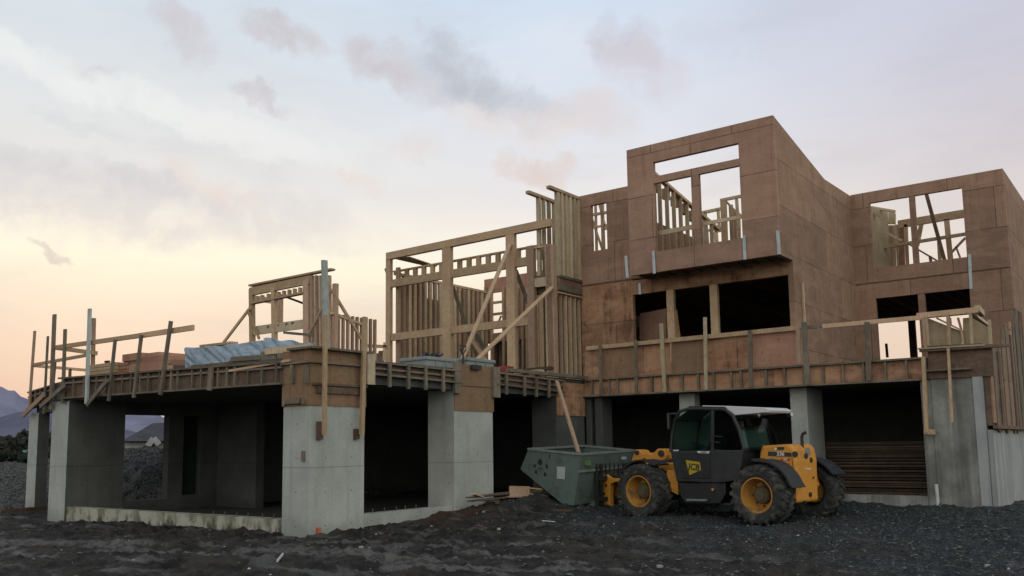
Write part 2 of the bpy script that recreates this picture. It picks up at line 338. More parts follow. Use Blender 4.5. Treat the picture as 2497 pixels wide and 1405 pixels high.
# ---------------------------------------------------------------- mesh helpers
class MB:
    def __init__(s): s.v = []; s.f = []
    def quadbox(s, c):          # 8 corners, 0-3 one end, 4-7 the other
        o = len(s.v); s.v += [tuple(p) for p in c]
        s.f += [tuple(o+i for i in q) for q in ((3,2,1,0),(4,5,6,7),(0,1,5,4),(1,2,6,5),(2,3,7,6),(3,0,4,7))]; return s
    def box(s, a, b):
        x0,y0,z0 = (min(a[i],b[i]) for i in range(3)); x1,y1,z1 = (max(a[i],b[i]) for i in range(3))
        return s.quadbox([(x0,y0,z0),(x1,y0,z0),(x1,y1,z0),(x0,y1,z0),(x0,y0,z1),(x1,y0,z1),(x1,y1,z1),(x0,y1,z1)])
    def beam(s, a, b, w, t, side=None):
        "bar from a to b; w measured along side, t across it"
        a = Vector(a); b = Vector(b); d = (b-a).normalized()
        sd = Vector(side) if side is not None else Vector((1,0,0))
        sd = sd-d*sd.dot(d)
        if sd.length < 1e-4: sd = Vector((0,0,1))-d*d.z
        sd.normalize(); up = d.cross(sd)
        q = [sd*(-w/2)+up*(-t/2), sd*(w/2)+up*(-t/2), sd*(w/2)+up*(t/2), sd*(-w/2)+up*(t/2)]
        return s.quadbox([a+k for k in q]+[b+k for k in q])
    def prism(s, poly, vec):
        o = len(s.v); n = len(poly); vec = Vector(vec); poly = [Vector(p) for p in poly]
        s.v += [tuple(p) for p in poly]+[tuple(p+vec) for p in poly]
        s.f.append(tuple(o+i for i in range(n))); s.f.append(tuple(o+n+i for i in reversed(range(n))))
        for i in range(n): j = (i+1) % n; s.f.append((o+i, o+n+i, o+n+j, o+j))
        return s
    def tube(s, pts, rad, n=10, cap=True):
        pts = [Vector(p) for p in pts]; rs = rad if isinstance(rad, (list, tuple)) else [rad]*len(pts); rings = []
        ref = None
        for i, p in enumerate(pts):
            d = (pts[min(i+1, len(pts)-1)]-pts[max(i-1, 0)]).normalized()
            if ref is None: ref = Vector((0,0,1)) if abs(d.z) < .9 else Vector((1,0,0))
            a = (ref-d*ref.dot(d)).normalized(); bb = d.cross(a); ref = a
            o = len(s.v); rings.append(o)
            for k in range(n):
                t = 2*math.pi*k/n; s.v.append(tuple(p+(a*math.cos(t)+bb*math.sin(t))*rs[i]))
        for a, b2 in zip(rings, rings[1:]):
            for k in range(n): s.f.append((a+k, a+(k+1) % n, b2+(k+1) % n, b2+k))
        if cap: s.f.append(tuple(reversed(range(rings[0], rings[0]+n)))); s.f.append(tuple(range(rings[-1], rings[-1]+n)))
        return s
    def lathe(s, c, ax, prof, n=40, a0=0, a1=2*math.pi):
        "prof = [(radius, along)] about axis ax through c"
        c = Vector(c); ax = Vector(ax).normalized(); r1 = Vector((0,0,1))-ax*ax.z; r1.normalize(); r2 = ax.cross(r1)
        full = abs(a1-a0-2*math.pi) < 1e-6; m = n if full else n+1; base = len(s.v)
        for k in range(m):
            t = a0+(a1-a0)*k/n; d = r1*math.cos(t)+r2*math.sin(t)
            for r, h in prof: s.v.append(tuple(c+d*r+ax*h))
        q = len(prof)
        for k in range(n):
            k2 = (k+1) % m if full else k+1
            for i in range(q-1): s.f.append((base+k*q+i, base+k2*q+i, base+k2*q+i+1, base+k*q+i+1))
        return s
    def build(s, name, m, parent=None, smooth=False, bev=0):
        me = bpy.data.meshes.new(name); me.from_pydata(s.v, [], s.f); me.validate(); 
        import bmesh
        b = bmesh.new(); b.from_mesh(me); bmesh.ops.recalc_face_normals(b, faces=b.faces); b.to_mesh(me); b.free()
        me.materials.append(m); o = bpy.data.objects.new(name, me); COL.objects.link(o)
        if smooth:
            for p in me.polygons: p.use_smooth = True
            try: me.set_sharp_from_angle(angle=math.radians(35))
            except Exception: pass
        if bev:
            md = o.modifiers.new('bevel', 'BEVEL'); md.width = bev; md.segments = 2; md.limit_method = 'ANGLE'
        if parent: o.parent = parent
        return o
def tag(o, label=None, cat=None, group=None, kind=None):
    if label: o['label'] = label
    if cat: o['category'] = cat
    if group: o['group'] = group
    if kind: o['kind'] = kind
    return o
def empty(name, label, cat, group=None):
    o = bpy.data.objects.new(name, None); COL.objects.link(o); o.empty_display_size = .3; return tag(o, label, cat, group)
def stick(name, a, b, w, t, m, parent=None, side=(1,0,0)):
    return MB().beam(a, b, w, t, side).build(name, m, parent)
def spx(name, p0, p1, ax, v, w, t, m, parent=None, v1=None):
    "lumber running between two surveyed points lying in plane ax=v; w in the plane, t through it"
    a = P(*p0, ax, v); b = P(*p1, ax, v if v1 is None else v1)
    n = Vector((0,0,0)); n[ax] = 1
    side = (b-a).cross(n)
    return MB().beam(a, b, w, t, side).build(name, m, parent)

# ================================================================ TERRAIN
GP = [(0,0,0),(-9,0,-.05),(0,1.4,.06),(0,3.85,.15),(0,6.2,.18),(5.9,5.8,0),(3.2,6.2,.0),(6.4,7.8,.04),(3.6,8.0,.06),(9.1,9,.22),(6.2,9,.30),(2,9,.25),
      (10,14,.1),(12,-10,0),(5,-4,0),(-12.5,1.2,.0),(10.3,1.3,0),(-4,0,-.02),(-4,-6,0),(8,3,0),(13,6,.1),(-12,-6,0),(-9,-4,0)]
GPa = np.array(GP)
def gbase(x, y):
    x = np.asarray(x, float); y = np.asarray(y, float); num = 0; den = 0
    for a, b, c in GP:
        w = 1/((x-a)**2+(y-b)**2+.35)**1.5; num = num+w*c; den = den+w
    w = 1/9.0**3; return num/(den+w)
def _h(i, j, s):
    n = (i*374761393+j*668265263+s*974634777) & 0xffffffff; n = (n ^ (n >> 13))*1274126177 & 0xffffffff
    return ((n ^ (n >> 16)) & 0xffff)/65535.
def vnoise(x, y, s=0):
    xi = np.floor(x).astype(np.int64); yi = np.floor(y).astype(np.int64); fx = x-xi; fy = y-yi
    fx = fx*fx*(3-2*fx); fy = fy*fy*(3-2*fy)
    a = _h(xi, yi, s); b = _h(xi+1, yi, s); c = _h(xi, yi+1, s); d = _h(xi+1, yi+1, s)
    return (a*(1-fx)+b*fx)*(1-fy)+(c*(1-fx)+d*fx)*fy
def _rg(px, py): p = P(px, py, 2, 0); return (p.x, p.y)
RUTS = [(_rg(1150,1292), _rg(1500,1322)), (_rg(1360,1326), _rg(1640,1350)), (_rg(-200,1345), _rg(640,1338)), (_rg(300,1395), _rg(1000,1372))]
def gheight(x, y):
    h = gbase(x, y)
    near = np.exp(-((x-2)**2+(y-0)**2)/900.)
    h = h+(vnoise(x*.5, y*.5, 1)-.5)*.07*near
    h = h+(vnoise(x*1.7, y*1.7, 2)-.5)*.06*near
    r = np.abs(vnoise(x*3.7, y*3.7, 3)-.5)*2; h = h+(1-r)**3*.045*near
    clod = vnoise(x*.35+9, y*.35, 6)
    h = h+np.maximum(0, vnoise(x*8, y*8, 4)-.42)*.13*near*(.35+clod)
    h = h+np.maximum(0, vnoise(x*19, y*19, 5)-.5)*.05*near
    # ridge of soil in the foreground
    h = h+.16*np.exp(-((y+2.6+.35*(x-5))/.7)**2)*np.exp(-((x-5.5)/3.2)**2)*vnoise(x*2.5, y*2.5, 8)
    # two wheel ruts with lug marks running up to the machine
    for off in (0., 1.9):
        dd = (y-(4.0-off)+.12*(x-4)); m = np.exp(-(dd/.22)**2)*np.clip((x-.5), 0, 1)*np.clip(9-x, 0, 1)
        h = h-m*.045*(1+.7*np.sign(np.sin(x*18+np.sign(dd)*1.2)))
    h = h+.25*np.exp(-((x-.40)/.8)**2-((y-5.6)/1.45)**2)
    for a, b2 in RUTS:
        dx, dy = b2[0]-a[0], b2[1]-a[1]; L = math.hypot(dx, dy); dx /= L; dy /= L
        s_ = (x-a[0])*dx+(y-a[1])*dy; w_ = -(x-a[0])*dy+(y-a[1])*dx
        m = np.clip(np.minimum(s_, L-s_)*2, 0, 1)*np.exp(-(w_/.26)**4)
        lug = np.clip(np.sin((s_+.35*np.abs(w_))*2*math.pi/.24)*2.5, -1, 1)
        h = h-m*(.05+.030*lug)+.035*np.clip(np.minimum(s_, L-s_)*2, 0, 1)*np.exp(-((np.abs(w_)-.36)/.09)**2)
    # keep the ground under floors and out of the building
    return h
def build_ground():
    rad = np.concatenate([np.geomspace(1.0, 32, 430), np.geomspace(33, 4500, 60)])
    c = math.atan2(CF.y, CF.x); fr = np.linspace(c-.72, c+.72, 900, endpoint=False); bk = np.linspace(c+.72, c-.72+2*math.pi, 90, endpoint=False)
    an = np.concatenate([fr, bk]); na = len(an); nr = len(rad)
    R_, A_ = np.meshgrid(rad, an, indexing='ij'); X = CAM.x+R_*np.cos(A_); Y = CAM.y+R_*np.sin(A_)
    Z = gheight(X, Y)
    Z = np.where(R_ > 60, Z-.4*np.clip((R_-60)/60, 0, 1), Z)
    inside = (X > -8.3) & (X < 9.0) & (Y > .35) & (Y < 30) & ((X < -.35) | (Y > 9.4))
    Z = np.where(inside, np.minimum(Z, 0.03), Z)
    co = np.stack([X, Y, Z], -1).reshape(-1, 3)
    i, j = np.meshgrid(np.arange(nr-1), np.arange(na), indexing='ij'); j2 = (j+1) % na
    q = np.stack([i*na+j, (i+1)*na+j, (i+1)*na+j2, i*na+j2], -1).reshape(-1, 4)
    co = np.vstack([co, [[CAM.x, CAM.y, 0]]]); cen = len(co)-1
    tri = np.stack([np.full(na, cen), np.arange(na), (np.arange(na)+1) % na], -1)
    me = bpy.data.meshes.new('ground'); me.vertices.add(len(co)); me.vertices.foreach_set('co', co.astype(np.float32).ravel())
    loops = np.concatenate([q.ravel(), tri.ravel()]); me.loops.add(len(loops)); me.loops.foreach_set('vertex_index', loops.astype(np.int32))
    st = np.concatenate([np.arange(len(q))*4, len(q)*4+np.arange(len(tri))*3]); me.polygons.add(len(st)); me.polygons.foreach_set('loop_start', st.astype(np.int32))
    me.update(calc_edges=True); me.validate(); me.polygons.foreach_set('use_smooth', np.ones(len(me.polygons), bool))
    me.materials.append(M['ground']); o = bpy.data.objects.new('ground', me); COL.objects.link(o); tag(o, kind='structure')
build_ground()
def gz(x, y): return float(gheight(np.array([x]), np.array([y]))[0])

def stones(name, pts, m, seed, kind='stuff'):
    rg = np.random.RandomState(seed); V = []; F = []
    base = np.array([(1,0,0),(-1,0,0),(0,1,0),(0,-1,0),(0,0,1),(0,0,-1)], float)
    tri = [(0,2,4),(2,1,4),(1,3,4),(3,0,4),(2,0,5),(1,2,5),(3,1,5),(0,3,5)]
    for x, y, s in pts:
        b = base*(rg.uniform(.6, 1.3, (6, 1)))*np.array([rg.uniform(.7,1.5), rg.uniform(.6,1.1), rg.uniform(.35,.8)])*s
        t = rg.uniform(0, 6.28); cs, sn = math.cos(t), math.sin(t)
        bx = b[:,0]*cs-b[:,1]*sn+x; by = b[:,0]*sn+b[:,1]*cs+y; bz = b[:,2]+gz(x, y)+s*.2
        o = len(V); V += list(zip(bx, by, bz)); F += [(a+o, b2+o, c2+o) for a, b2, c2 in tri]
    me = bpy.data.meshes.new(name); me.from_pydata(V, [], F); me.materials.append(m); o = bpy.data.objects.new(name, me); COL.objects.link(o); tag(o, kind=kind); return o
def inside_b(x, y): return (x < .15 and x > -13 and y > -.15) or (y > 8.9)
rg = np.random.RandomState(3); pts = []
while len(pts) < 6500:
    x, y = rg.uniform(-12, 13), rg.uniform(-6, 9)
    if inside_b(x, y): continue
    if rg.rand() > .25+.75*min(1, max(0, (y*.085+x*.045+.1)/.6)): continue
    d = math.hypot(x-CAM.x, y-CAM.y)
    if d < 3: continue
    pts.append((x, y, rg.choice([.012, .018, .026, .04], p=[.35, .38, .2, .07])))
stones('gravel', pts, M['stone'], 1)
pts = []
while len(pts) < 150:
    x, y = rg.uniform(-10, 12), rg.uniform(-7, 8.5)
    if inside_b(x, y) or math.hypot(x-CAM.x, y-CAM.y) < 5: continue
    pts.append((x, y, rg.choice([.016, .024, .035], p=[.5, .35, .15])))
stones('pale_rubble', pts, M['stone_pale'], 2)

# piles of excavated gravel behind the building
def build_mound(name, cx, cy, rx, ry, h, ang, seed):
    n = 150; u = np.linspace(-1.3, 1.3, n); U, V_ = np.meshgrid(u, u, indexing='ij'); ca, sa = math.cos(ang), math.sin(ang)
    X = cx+U*rx*ca-V_*ry*sa; Y = cy+U*rx*sa+V_*ry*ca; q = np.sqrt(U**2+V_**2)
    Z = h*np.minimum(np.clip(1-q, 0, 1)**.8, .72)/.85+np.where(q < 1.15, (vnoise(X*1.1, Y*1.1, seed)-.5)*.35*np.clip(1.1-q, 0, 1)+(vnoise(X*4, Y*4, seed+1)-.5)*.16+(vnoise(X*10, Y*10, seed+2)-.5)*.10, 0)-.08
    Z = np.where(q >= 1.15, -.3, Z)
    co = np.stack([X, Y, Z], -1).reshape(-1, 3); i, j = np.meshgrid(np.arange(n-1), np.arange(n-1), indexing='ij')
    f = np.stack([i*n+j, (i+1)*n+j, (i+1)*n+j+1, i*n+j+1], -1).reshape(-1, 4)
    me = bpy.data.meshes.new(name); me.from_pydata(co.tolist(), [], f.tolist()); me.materials.append(M['mound']); o = bpy.data.objects.new(name, me); COL.objects.link(o)
    return o
o = build_mound('gravel_mound', -15.5, 6.6, 8.5, 4.6, 1.95, .5, 20); tag(o, kind='structure')
o = build_mound('gravel_mound', -20.5, 3.3, 8.0, 3.2, 1.35, -.1, 30); tag(o, kind='structure')

# far ridge lines, built as solid hills
def hills(name, D, pts, depth, m):
    mb = MB(); n = len(pts); top = []; 
    for px, py in pts:
        d = ray(px, py); h = Vector((d.x, d.y, 0)).length; p = CAM+d*(D/h); top.append(p)
    V = []; 
    for k, p in enumerate(top):
        h = (p-CAM); h.z = 0; h.normalize()
        V += [(p.x-h.x*depth*1.0, p.y-h.y*depth*1.0, -30), (p.x-h.x*depth*.35, p.y-h.y*depth*.35, p.z*.62), tuple(p), (p.x+h.x*depth*.5, p.y+h.y*depth*.5, p.z*.5), (p.x+h.x*depth, p.y+h.y*depth, -30)]
    F = []
    for k in range(n-1):
        for r_ in range(4): a = k*5+r_; F.append((a, a+5, a+6, a+1))
    me = bpy.data.meshes.new(name); me.from_pydata(V, [], F); me.materials.append(m); o = bpy.data.objects.new(name, me); COL.objects.link(o); tag(o, kind='structure')
def ridge(pts, n, amp, seed):
    xs = [p[0] for p in pts]; ys = [p[1] for p in pts]; X = np.linspace(xs[0], xs[-1], n); Y = np.interp(X, xs, ys)
    Y = Y+(vnoise(X*.06, X*0+1, seed)-.5)*amp+(vnoise(X*.2, X*0+1, seed+1)-.5)*amp*.4; return list(zip(X, Y))
hills('far_mountains', 4200, ridge([(-900,985),(-500,900),(-260,960),(-120,925),(0,942),(25,951),(75,976),(140,990),(250,998),(370,1011),(412,1022),(500,1050),(900,1085),(1500,1080)], 160, 8, 41), 700, M['mtn'])
hills('near_mountains', 3000, ridge([(-900,1040),(-300,1000),(0,1018),(60,1003),(110,990),(200,1012),(330,1056),(460,1075),(900,1085),(1500,1080)], 160, 7, 51), 500, M['mtn2'])

# wood beyond the field: one far-off mass of foliage
def leafmass(name, D0, D1, x0, x1, tops, seed, nclump, m, per=34, sz=1.5):
    rg = np.random.RandomState(seed); V = []; F = []
    for k in range(nclump):
        px = rg.uniform(x0, x1); D = rg.uniform(D0, D1); top = np.interp(px, *zip(*[(a, b) for a, b in tops]))
        d = ray(px, top+rg.uniform(-6, 10)); h = Vector((d.x, d.y, 0)).length; p = CAM+d*(D/h); H = max(2, p.z); wd = H*.28
        for q in range(per):
            t = rg.uniform(0.02, 1)**.8; rr = wd*(1-t)**.5*rg.uniform(.1, 1)+.1; a = rg.uniform(0, 6.28)
            c = Vector((p.x+math.cos(a)*rr, p.y+math.sin(a)*rr, H*t-.6)); s = sz*rg.uniform(.5, 1)*(.5+.5*(1-t))
            e = [Vector(rg.normal(size=3)).normalized()*s for _ in range(3)]; o = len(V); V += [tuple(c+e[0]), tuple(c+e[1]), tuple(c+e[2]), tuple(c-e[0]*.7)]; F += [(o, o+1, o+2), (o, o+2, o+3)]
    me = bpy.data.meshes.new(name); me.from_pydata(V, [], F); me.materials.append(m); o = bpy.data.objects.new(name, me); COL.objects.link(o); tag(o, kind='stuff')
leafmass('distant_wood', 125, 170, -500, 420, [(-500,1030),(-150,1060),(0,1064),(30,1060),(60,1046),(75,1045),(95,1055),(125,1052),(200,1062),(420,1075)], 5, 420, M['tree'], 60, 1.3)
leafmass('hedgerow', 70, 76, -300, 110, [(-300,1112),(0,1113),(25,1110),(60,1117),(110,1120)], 6, 220, M['hedge'], 40, .8)
# grass field seen at the left edge
def patch(name, D0, D1, x0, x1, m, z=.02):
    a = []
    for px, D in ((x0, D0), (x1, D0), (x1, D1), (x0, D1)):
        d = ray(px, 1100); h = Vector((d.x, d.y, 0)); h.normalize(); a.append((CAM.x+h.x*D, CAM.y+h.y*D, z))
    me = bpy.data.meshes.new(name); me.from_pydata(a, [], [(0,1,2,3)]); me.materials.append(m); o = bpy.data.objects.new(name, me); COL.objects.link(o); return o
M['grass'] = simplemat('field_grass', (.05,.085,.03), (.075,.12,.04), .8)
tag(patch('grass_field', 34, 85, -420, 160, M['grass'], .10), kind='structure')

def far_house():
    t = empty('distant_house', 'dark hip roofed house seen through the concrete opening behind the gravel pile', 'house')
    def q(px, py, D):
        d = ray(px, py); h = Vector((d.x, d.y, 0)).length; return CAM+d*(D/h)
    D = 55; e0 = q(296, 1090, D-6); e1 = q(470, 1080, D-6); r1 = q(372, 1032, D); r2 = q(440, 1030, D); z = q(330, 1076, D-6).z
    e0.z = e1.z = z; n = Vector((CAM.x-r1.x, CAM.y-r1.y, 0)).normalized()
    b0 = e0-n*12; b1 = e1-n*12
    me = bpy.data.meshes.new('roof'); me.from_pydata([tuple(e0), tuple(e1), tuple(b1), tuple(b0), tuple(r1), tuple(r2)], [], [(0,1,5,4),(1,2,5),(2,3,4,5),(3,0,4),(0,3,2,1)])
    me.materials.append(M['roof_d']); o = bpy.data.objects.new('roof', me); COL.objects.link(o); o.parent = t
    w = [e0+(e1-e0)*.04-n*.5, e1-(e1-e0)*.04-n*.5, b1-(e1-e0)*.04+n*.5, b0+(e1-e0)*.04+n*.5]
    MB().prism([Vector((p.x, p.y, -.3)) for p in w], (0,0,z+.28)).build('wall', M['sid'], t)
    # small gable with pale barge boards
    a = q(360, 1088, D-7); b = q(374, 1069, D-7); c = q(388, 1084, D-7)
    MB().prism([a, b, c], -n*3).build('gable', M['roof_d'], t)
    for s0, s1 in ((a, b), (b, c)): stick('barge_board', s0+n*.1, s1+n*.1, .28, .08, M['sid'], t, side=(s1-s0).cross(n))
far_house()
def green_house():
    t = empty('distant_house', 'small distant house with a green roof in front of the dark wood', 'house')
    def q(px, py, D):
        d = ray(px, py); h = Vector((d.x, d.y, 0)).length; return CAM+d*(D/h)
    D = 105; a = q(44, 1112, D); b = q(100, 1112, D); n = Vector((CAM.x-a.x, CAM.y-a.y, 0)).normalized(); r1 = q(58, 1097, D)-n*3; r2 = q(92, 1097, D)-n*3; b0 = a-n*6; b1 = b-n*6
    me = bpy.data.meshes.new('roof'); me.from_pydata([tuple(p) for p in (a, b, b1, b0, r1, r2)], [], [(0,1,5,4),(1,2,5),(2,3,4,5),(3,0,4),(0,3,2,1)]); me.materials.append(M['roof_g'])
    o = bpy.data.objects.new('roof', me); COL.objects.link(o); o.parent = t
    MB().prism([Vector((p.x, p.y, -.5)) for p in (a-n*.3, b-n*.3, b1+n*.3, b0+n*.3)], (0,0,a.z+.45)).build('wall', M['sid'], t)
    c = q(32, 1107, D-8); d_ = q(62, 1116, D-8); MB().prism([c, q(50,1114,D-8), q(50,1118,D-8), q(38,1112,D-8)], -n*2.5).build('porch_roof', M['sid'], t)
green_house()

# ================================================================ CONCRETE LEVEL
B = empty('concrete_basement', 'grey concrete ground level of the unfinished house with open garage bays', 'building')
SL0, SL1 = 2.74, 3.20
def pillar(x0, x1, y0, y1, z0, z1, m=None, name='pillar'): return MB().box((x0,y0,z0),(x1,y1,z1)).build(name, m or M['con'], B, bev=.012)
pillar(-.74, 0, 0, 1.30, -.5, 2.74)                       # corner pier
pillar(-9.33, -8.54, 0, 1.40, -.5, 2.74)                  # left pier
a = P(72, 1010, 1, 1.2); b = P(94, 1010, 1, 1.2)
ye = P(116,1120,0,b.x).y
pillar(a.x, b.x, 1.2, ye, -.5, 2.62)
MB().box((b.x-.05,1.206,-.5),(b.x+.006,ye+.002,2.61)).build('pier_shade_face', M['con_shaded'], B)  # thin dark skin, paints the shade on the small pier's side
pillar(-.75, 0, 3.87, 5.19, -.5, 2.74)
p3 = pillar(-.75, 0, 7.72, 9.0, -.5, 2.74, M['con_in_shaded'])
MB().box((-9.33,.006,-.5),(-8.535,1.402,2.73)).build('pier_shade_face', M['con_shaded'], B)  # skin over the left pier with the shade of its inner side in the colour
# low footings between the piers
MB().box((-8.54,.05,-.4),(-.74,.30,.285)).build('footing_wall', M['con_moss'], B)
MB().box((-.30,1.30,-.4),(-.05,3.87,.315)).build('footing_wall', M['con'], B)
for px, py in ((908,1256),(937,1253),(966,1250),(988,1247),(1014,1245)):
    q = P(px, py, 0, -.17); stick('rebar_stub', (q.x,q.y,.28), (q.x+.005,q.y,.40), .014, .014, M['rust'], B)
for px in (520,548,577,605,640,668):
    q = P(px, 1262, 1, .17); stick('rebar_stub', (q.x,q.y,.25), (q.x,q.y,.36), .014, .014, M['rust'], B)
# left side wall with two openings
w = MB(); X0, X1 = -8.79, -8.54
w.box((X0,1.40,-.3),(X1,2.60,.33)).box((X0,1.40,2.45),(X1,2.60,2.74)).box((X0,2.60,-.3),(X1,3.02,2.74)).box((X0,3.02,-.3),(X1,3.52,.40)).box((X0,3.02,2.46),(X1,3.52,2.74)).box((X0,3.52,-.3),(X1,4.05,2.74))
w.build('side_wall', M['con_in_shaded'], B)
MB().box((-8.79,3.02,.38),(-8.70,3.52,2.6)).build('slot_shade_sheet', M['hedge'], B)  # dark sheet painting the shade of the recess behind the slot
MB().box((-8.54,4.05,-.3),(P(625,1100,1,4.05).x,4.30,2.74)).build('inner_wall', M['con_in_shaded'], B)
MB().box((-8.79,4.05,-.3),(-8.54,15,2.74)).build('side_wall', M['con_in_shaded'], B)
MB().box((-8.54,15,-.3),(9.0,15.25,2.74)).build('back_wall', M['con_in_shaded'], B)
MB().box((-8.54,.30,-.3),(-.30,15,.05)).box((-.30,3.87,-.3),(0,15,.05)).box((0,9.35,-.3),(8.1,15,.30)).build('floor_slab', M['con_in_shaded'], B)
# columns in front of the dark bays
for a, b, y0, y1 in ((P(1655,960,1,9.3).x, P(1693,960,1,9.3).x, 9.3, 9.6), (P(1925,950,1,9.3).x, P(1966,950,1,9.3).x, 9.3, 10.4), (P(1428,1000,1,9.1).x, P(1441,1000,1,9.1).x, 9.1, 9.5), (P(1450,1000,1,9.1).x, P(1468,1000,1,9.1).x, 9.1, 9.6)):
    pillar(a, b, y0, y1, -.2, 2.74, M['con'] if a > 2 else M['con_in_shaded'])
MB().box((6.2,9.0,-.3),(8.05,9.3,.42)).box((2.5,9.02,-.3),(6.2,9.3,.40)).build('kerb_wall', M['con_board'], B)
# right hand pier and wall
MB().box((8.05,9.02,-.4),(8.25,9.8,2.74)).box((8.25,9.0,-.4),(9.21,9.8,3.2)).build('pillar', M['con_board'], B, bev=.012)
MB().box((9.02,8.95,-.4),(9.2,9.0,2.76)).build('pilaster', M['con_pale'], B)
MB().box((8.9,9.8,-.4),(9.21,22,2.4)).build('retaining_wall', M['con_board'], B)
q0 = P(2405,1045,0,9.21)
MB().box((9.21,q0.y+.1,-.4),(9.30,22,1.72)).build('wall_face', M['con_pale'], B)
# suspended slab
s = MB(); s.box((-9.32,.02,SL0),(-.02,9.05,SL1)).box((-12.75,1.22,2.62),(-9.32,12,SL1)).box((-9.32,9.05,SL0),(9.2,24.5,SL1))
s.build('suspended_slab', M['con_in_shaded'], B)

# ================================================================ SLAB EDGE FORMWORK
def lerp(a, b, t): return Vector(a)*(1-t)+Vector(b)*t
def formband(name, label, ax, v, tl, tr, bl, br, ribs, ribw=.045, ply='ply_dark', led='lum_old', mids=(), out=-.05, posts=(), extra=None):
    "plywood band with top and bottom ledgers and upright ribs; corners given as photo positions in plane ax=v"
    t = empty(name, label, 'formwork')
    TL, TR, BL, BR = (P(*q, ax, v) for q in (tl, tr, bl, br)); n = Vector((0,0,0)); n[ax] = 1 if ax == 0 else -1
    pb = MB(); pb.prism([TL, TR, BR, BL], -n*.018).build('plywood_band', M[ply], t)
    k = lambda p, d: p+n*d
    up = Vector((0,0,.02))
    MB().beam(k(TL, .045)-up, k(TR, .045)-up, .09, .038, n).build('ledger', M[led], t)
    MB().beam(k(BL, .045)+up, k(BR, .045)+up, .09, .038, n).build('ledger', M[led], t)
    for f in mids:
        MB().beam(k(lerp(TL, BL, f), .03), k(lerp(TR, BR, f), .03), .06, .038, n).build('waler', M[led], t)
    for px in ribs:
        yt = tl[1]+(tr[1]-tl[1])*(px-tl[0])/(tr[0]-tl[0]); yb = bl[1]+(br[1]-bl[1])*(px-bl[0])/(br[0]-bl[0])
        a = P(px, yt, ax, v); b = P(px, yb, ax, v); zt = a.z-.03; zb = b.z+.03; w_ = ribw*random.uniform(.8, 1.25)
        x, y = a.x, a.y
        stick('rib', k(Vector((x, y, zt)), .03+random.uniform(0,.006)), k(Vector((x, y, zb)), .034), w_, .07, M[led], t, side=(1,0,0) if ax == 1 else (0,1,0))
    return t
F1 = formband('slab_formwork', 'dark weathered formwork band along the left slab edge above the wide opening', 1, -.02, (150,921), (692,880), (150,974), (692,938),
         [186,212,242,265,284,304.6,327,348,369,396,424,440,475,497,538,560,579,611,645,680], mids=(.28,))
spx('wide_rib', (515,896), (511,952), 1, -.13, .13, .04, M['lum_old'], F1)
F2 = formband('slab_formwork', 'far left formwork edge at the lower step of the slab', 1, 1.18, (74,956), (160,930), (70,1001), (160,968), [80,92,104,117,128,140,150], mids=(.3,))
F3 = formband('slab_formwork', 'formwork band with hanging ribs between the corner pier and middle pier', 0, .02, (905,881), (1120,903), (905,915), (1120,936), [], ply='ply_dark', led='lum_old', mids=(.5,))
for px, y0, y1 in ((950,886,944),(996,890,949),(1038,893,951),(1081,897,955)):
    spx('hanging_rib', (px,y0), (px,y1), 0, .12, .065, .05, M['lum_old'], F3)
F4 = formband('slab_formwork', 'formwork band with hanging ribs right of the middle pier', 0, .02, (1205,907), (1372,928), (1205,939), (1372,958), [], ply='ply_dark', led='lum_old', mids=(.5,))
for px, y0, y1 in ((1235,912,962),(1279,916,966),(1308,919,968),(1339,922,970)):
    spx('hanging_rib', (px,y0), (px,y1), 0, .12, .06, .05, M['lum_old'], F4)
F5 = formband('slab_formwork', 'long plywood formwork band with upright ribs under the balcony rail', 1, 9.0, (1424,926), (2250,871), (1426,969), (2254,928),
         [1446,1487,1508,1591,1628,1665,1704,1742,1785,1808,1869,1914,1960,2007.6,2056,2106,2159,2210], ply='ply_wet', led='lum_old', out=.02)
# plywood collars wrapped round the pier heads
def collar(label, x0, x1, y0, y1, z0, z1, m, boards, left=True):
    t = empty('pier_formwork', label, 'formwork')
    pb = MB()
    if left: pb.box((x0-.02,y0-.02,z0),(x1+.02,y0-.001,z1)).box((x0-.02,y0-.001,z0),(x0-.001,y1+.02,z1))
    pb.box((x1+.001,y0-.001,z0),(x1+.02,y1+.02,z1)).build('plywood', M[m], t)
    for k, (z, th, pr) in enumerate(boards):
        mb = MB(); mb.box((x1+.02,y0-.02-pr,z),(x1+.02+pr,y1+.03,z+th)).box((x0-.02,y0-.02-pr,z),(x1+.02,y0-.02,z+th)); mb.build('ledger', M['lum_old'], t)
    return t
K1 = collar('two sided plywood form box around the head of the near corner pier', -.74, 0, 0, 1.30, 2.30, 3.30, 'ply_form', [(3.05,.035,.06)])
MB().box((-.55,-.10,3.30),(.14,1.38,3.34)).build('top_board', M['lum_old'], K1)
MB().box((.02,.1,2.52),(.06,1.28,2.64)).build('strip', M['ply_dark'], K1)
MB().box((.02,.0,2.66),(.08,1.30,2.70)).build('strip', M['ply_dark'], K1)
MB().box((-.6,-.09,2.34),(-.2,-.02,2.44)).build('clamp_block', M['lum_old'], K1)
for x in (-.66,-.13): MB().box((x-.035,-.07,2.32),(x+.035,-.02,2.42)).build('cleat', M['ply_form'], K1)
for px in (713,748): spx('rib', (px, 890), (px, 935), 1, -.06, .05, .07, M['lum_old'], K1)
K2 = collar('orange plywood form box on the head of the middle pier', -.75, 0, 3.87, 5.19, 2.30, 3.30, 'ply_form', [], False)
MB().box((.02,3.80,2.66),(.10,3.99,3.34)).build('edge_board', M['lum_old'], K2)
MB().box((.02,5.12,2.62),(.10,5.35,3.30)).build('edge_board', M['lum_old'], K2)
MB().box((.02,3.99,2.83),(.035,5.12,2.845)).build('strip', M['ply_dark'], K2)
K3 = collar('dark red plywood form box on the third pier beside the skip', -.75, 0, 7.72, 9.0, 2.27, 3.10, 'ply_wet', [], False)
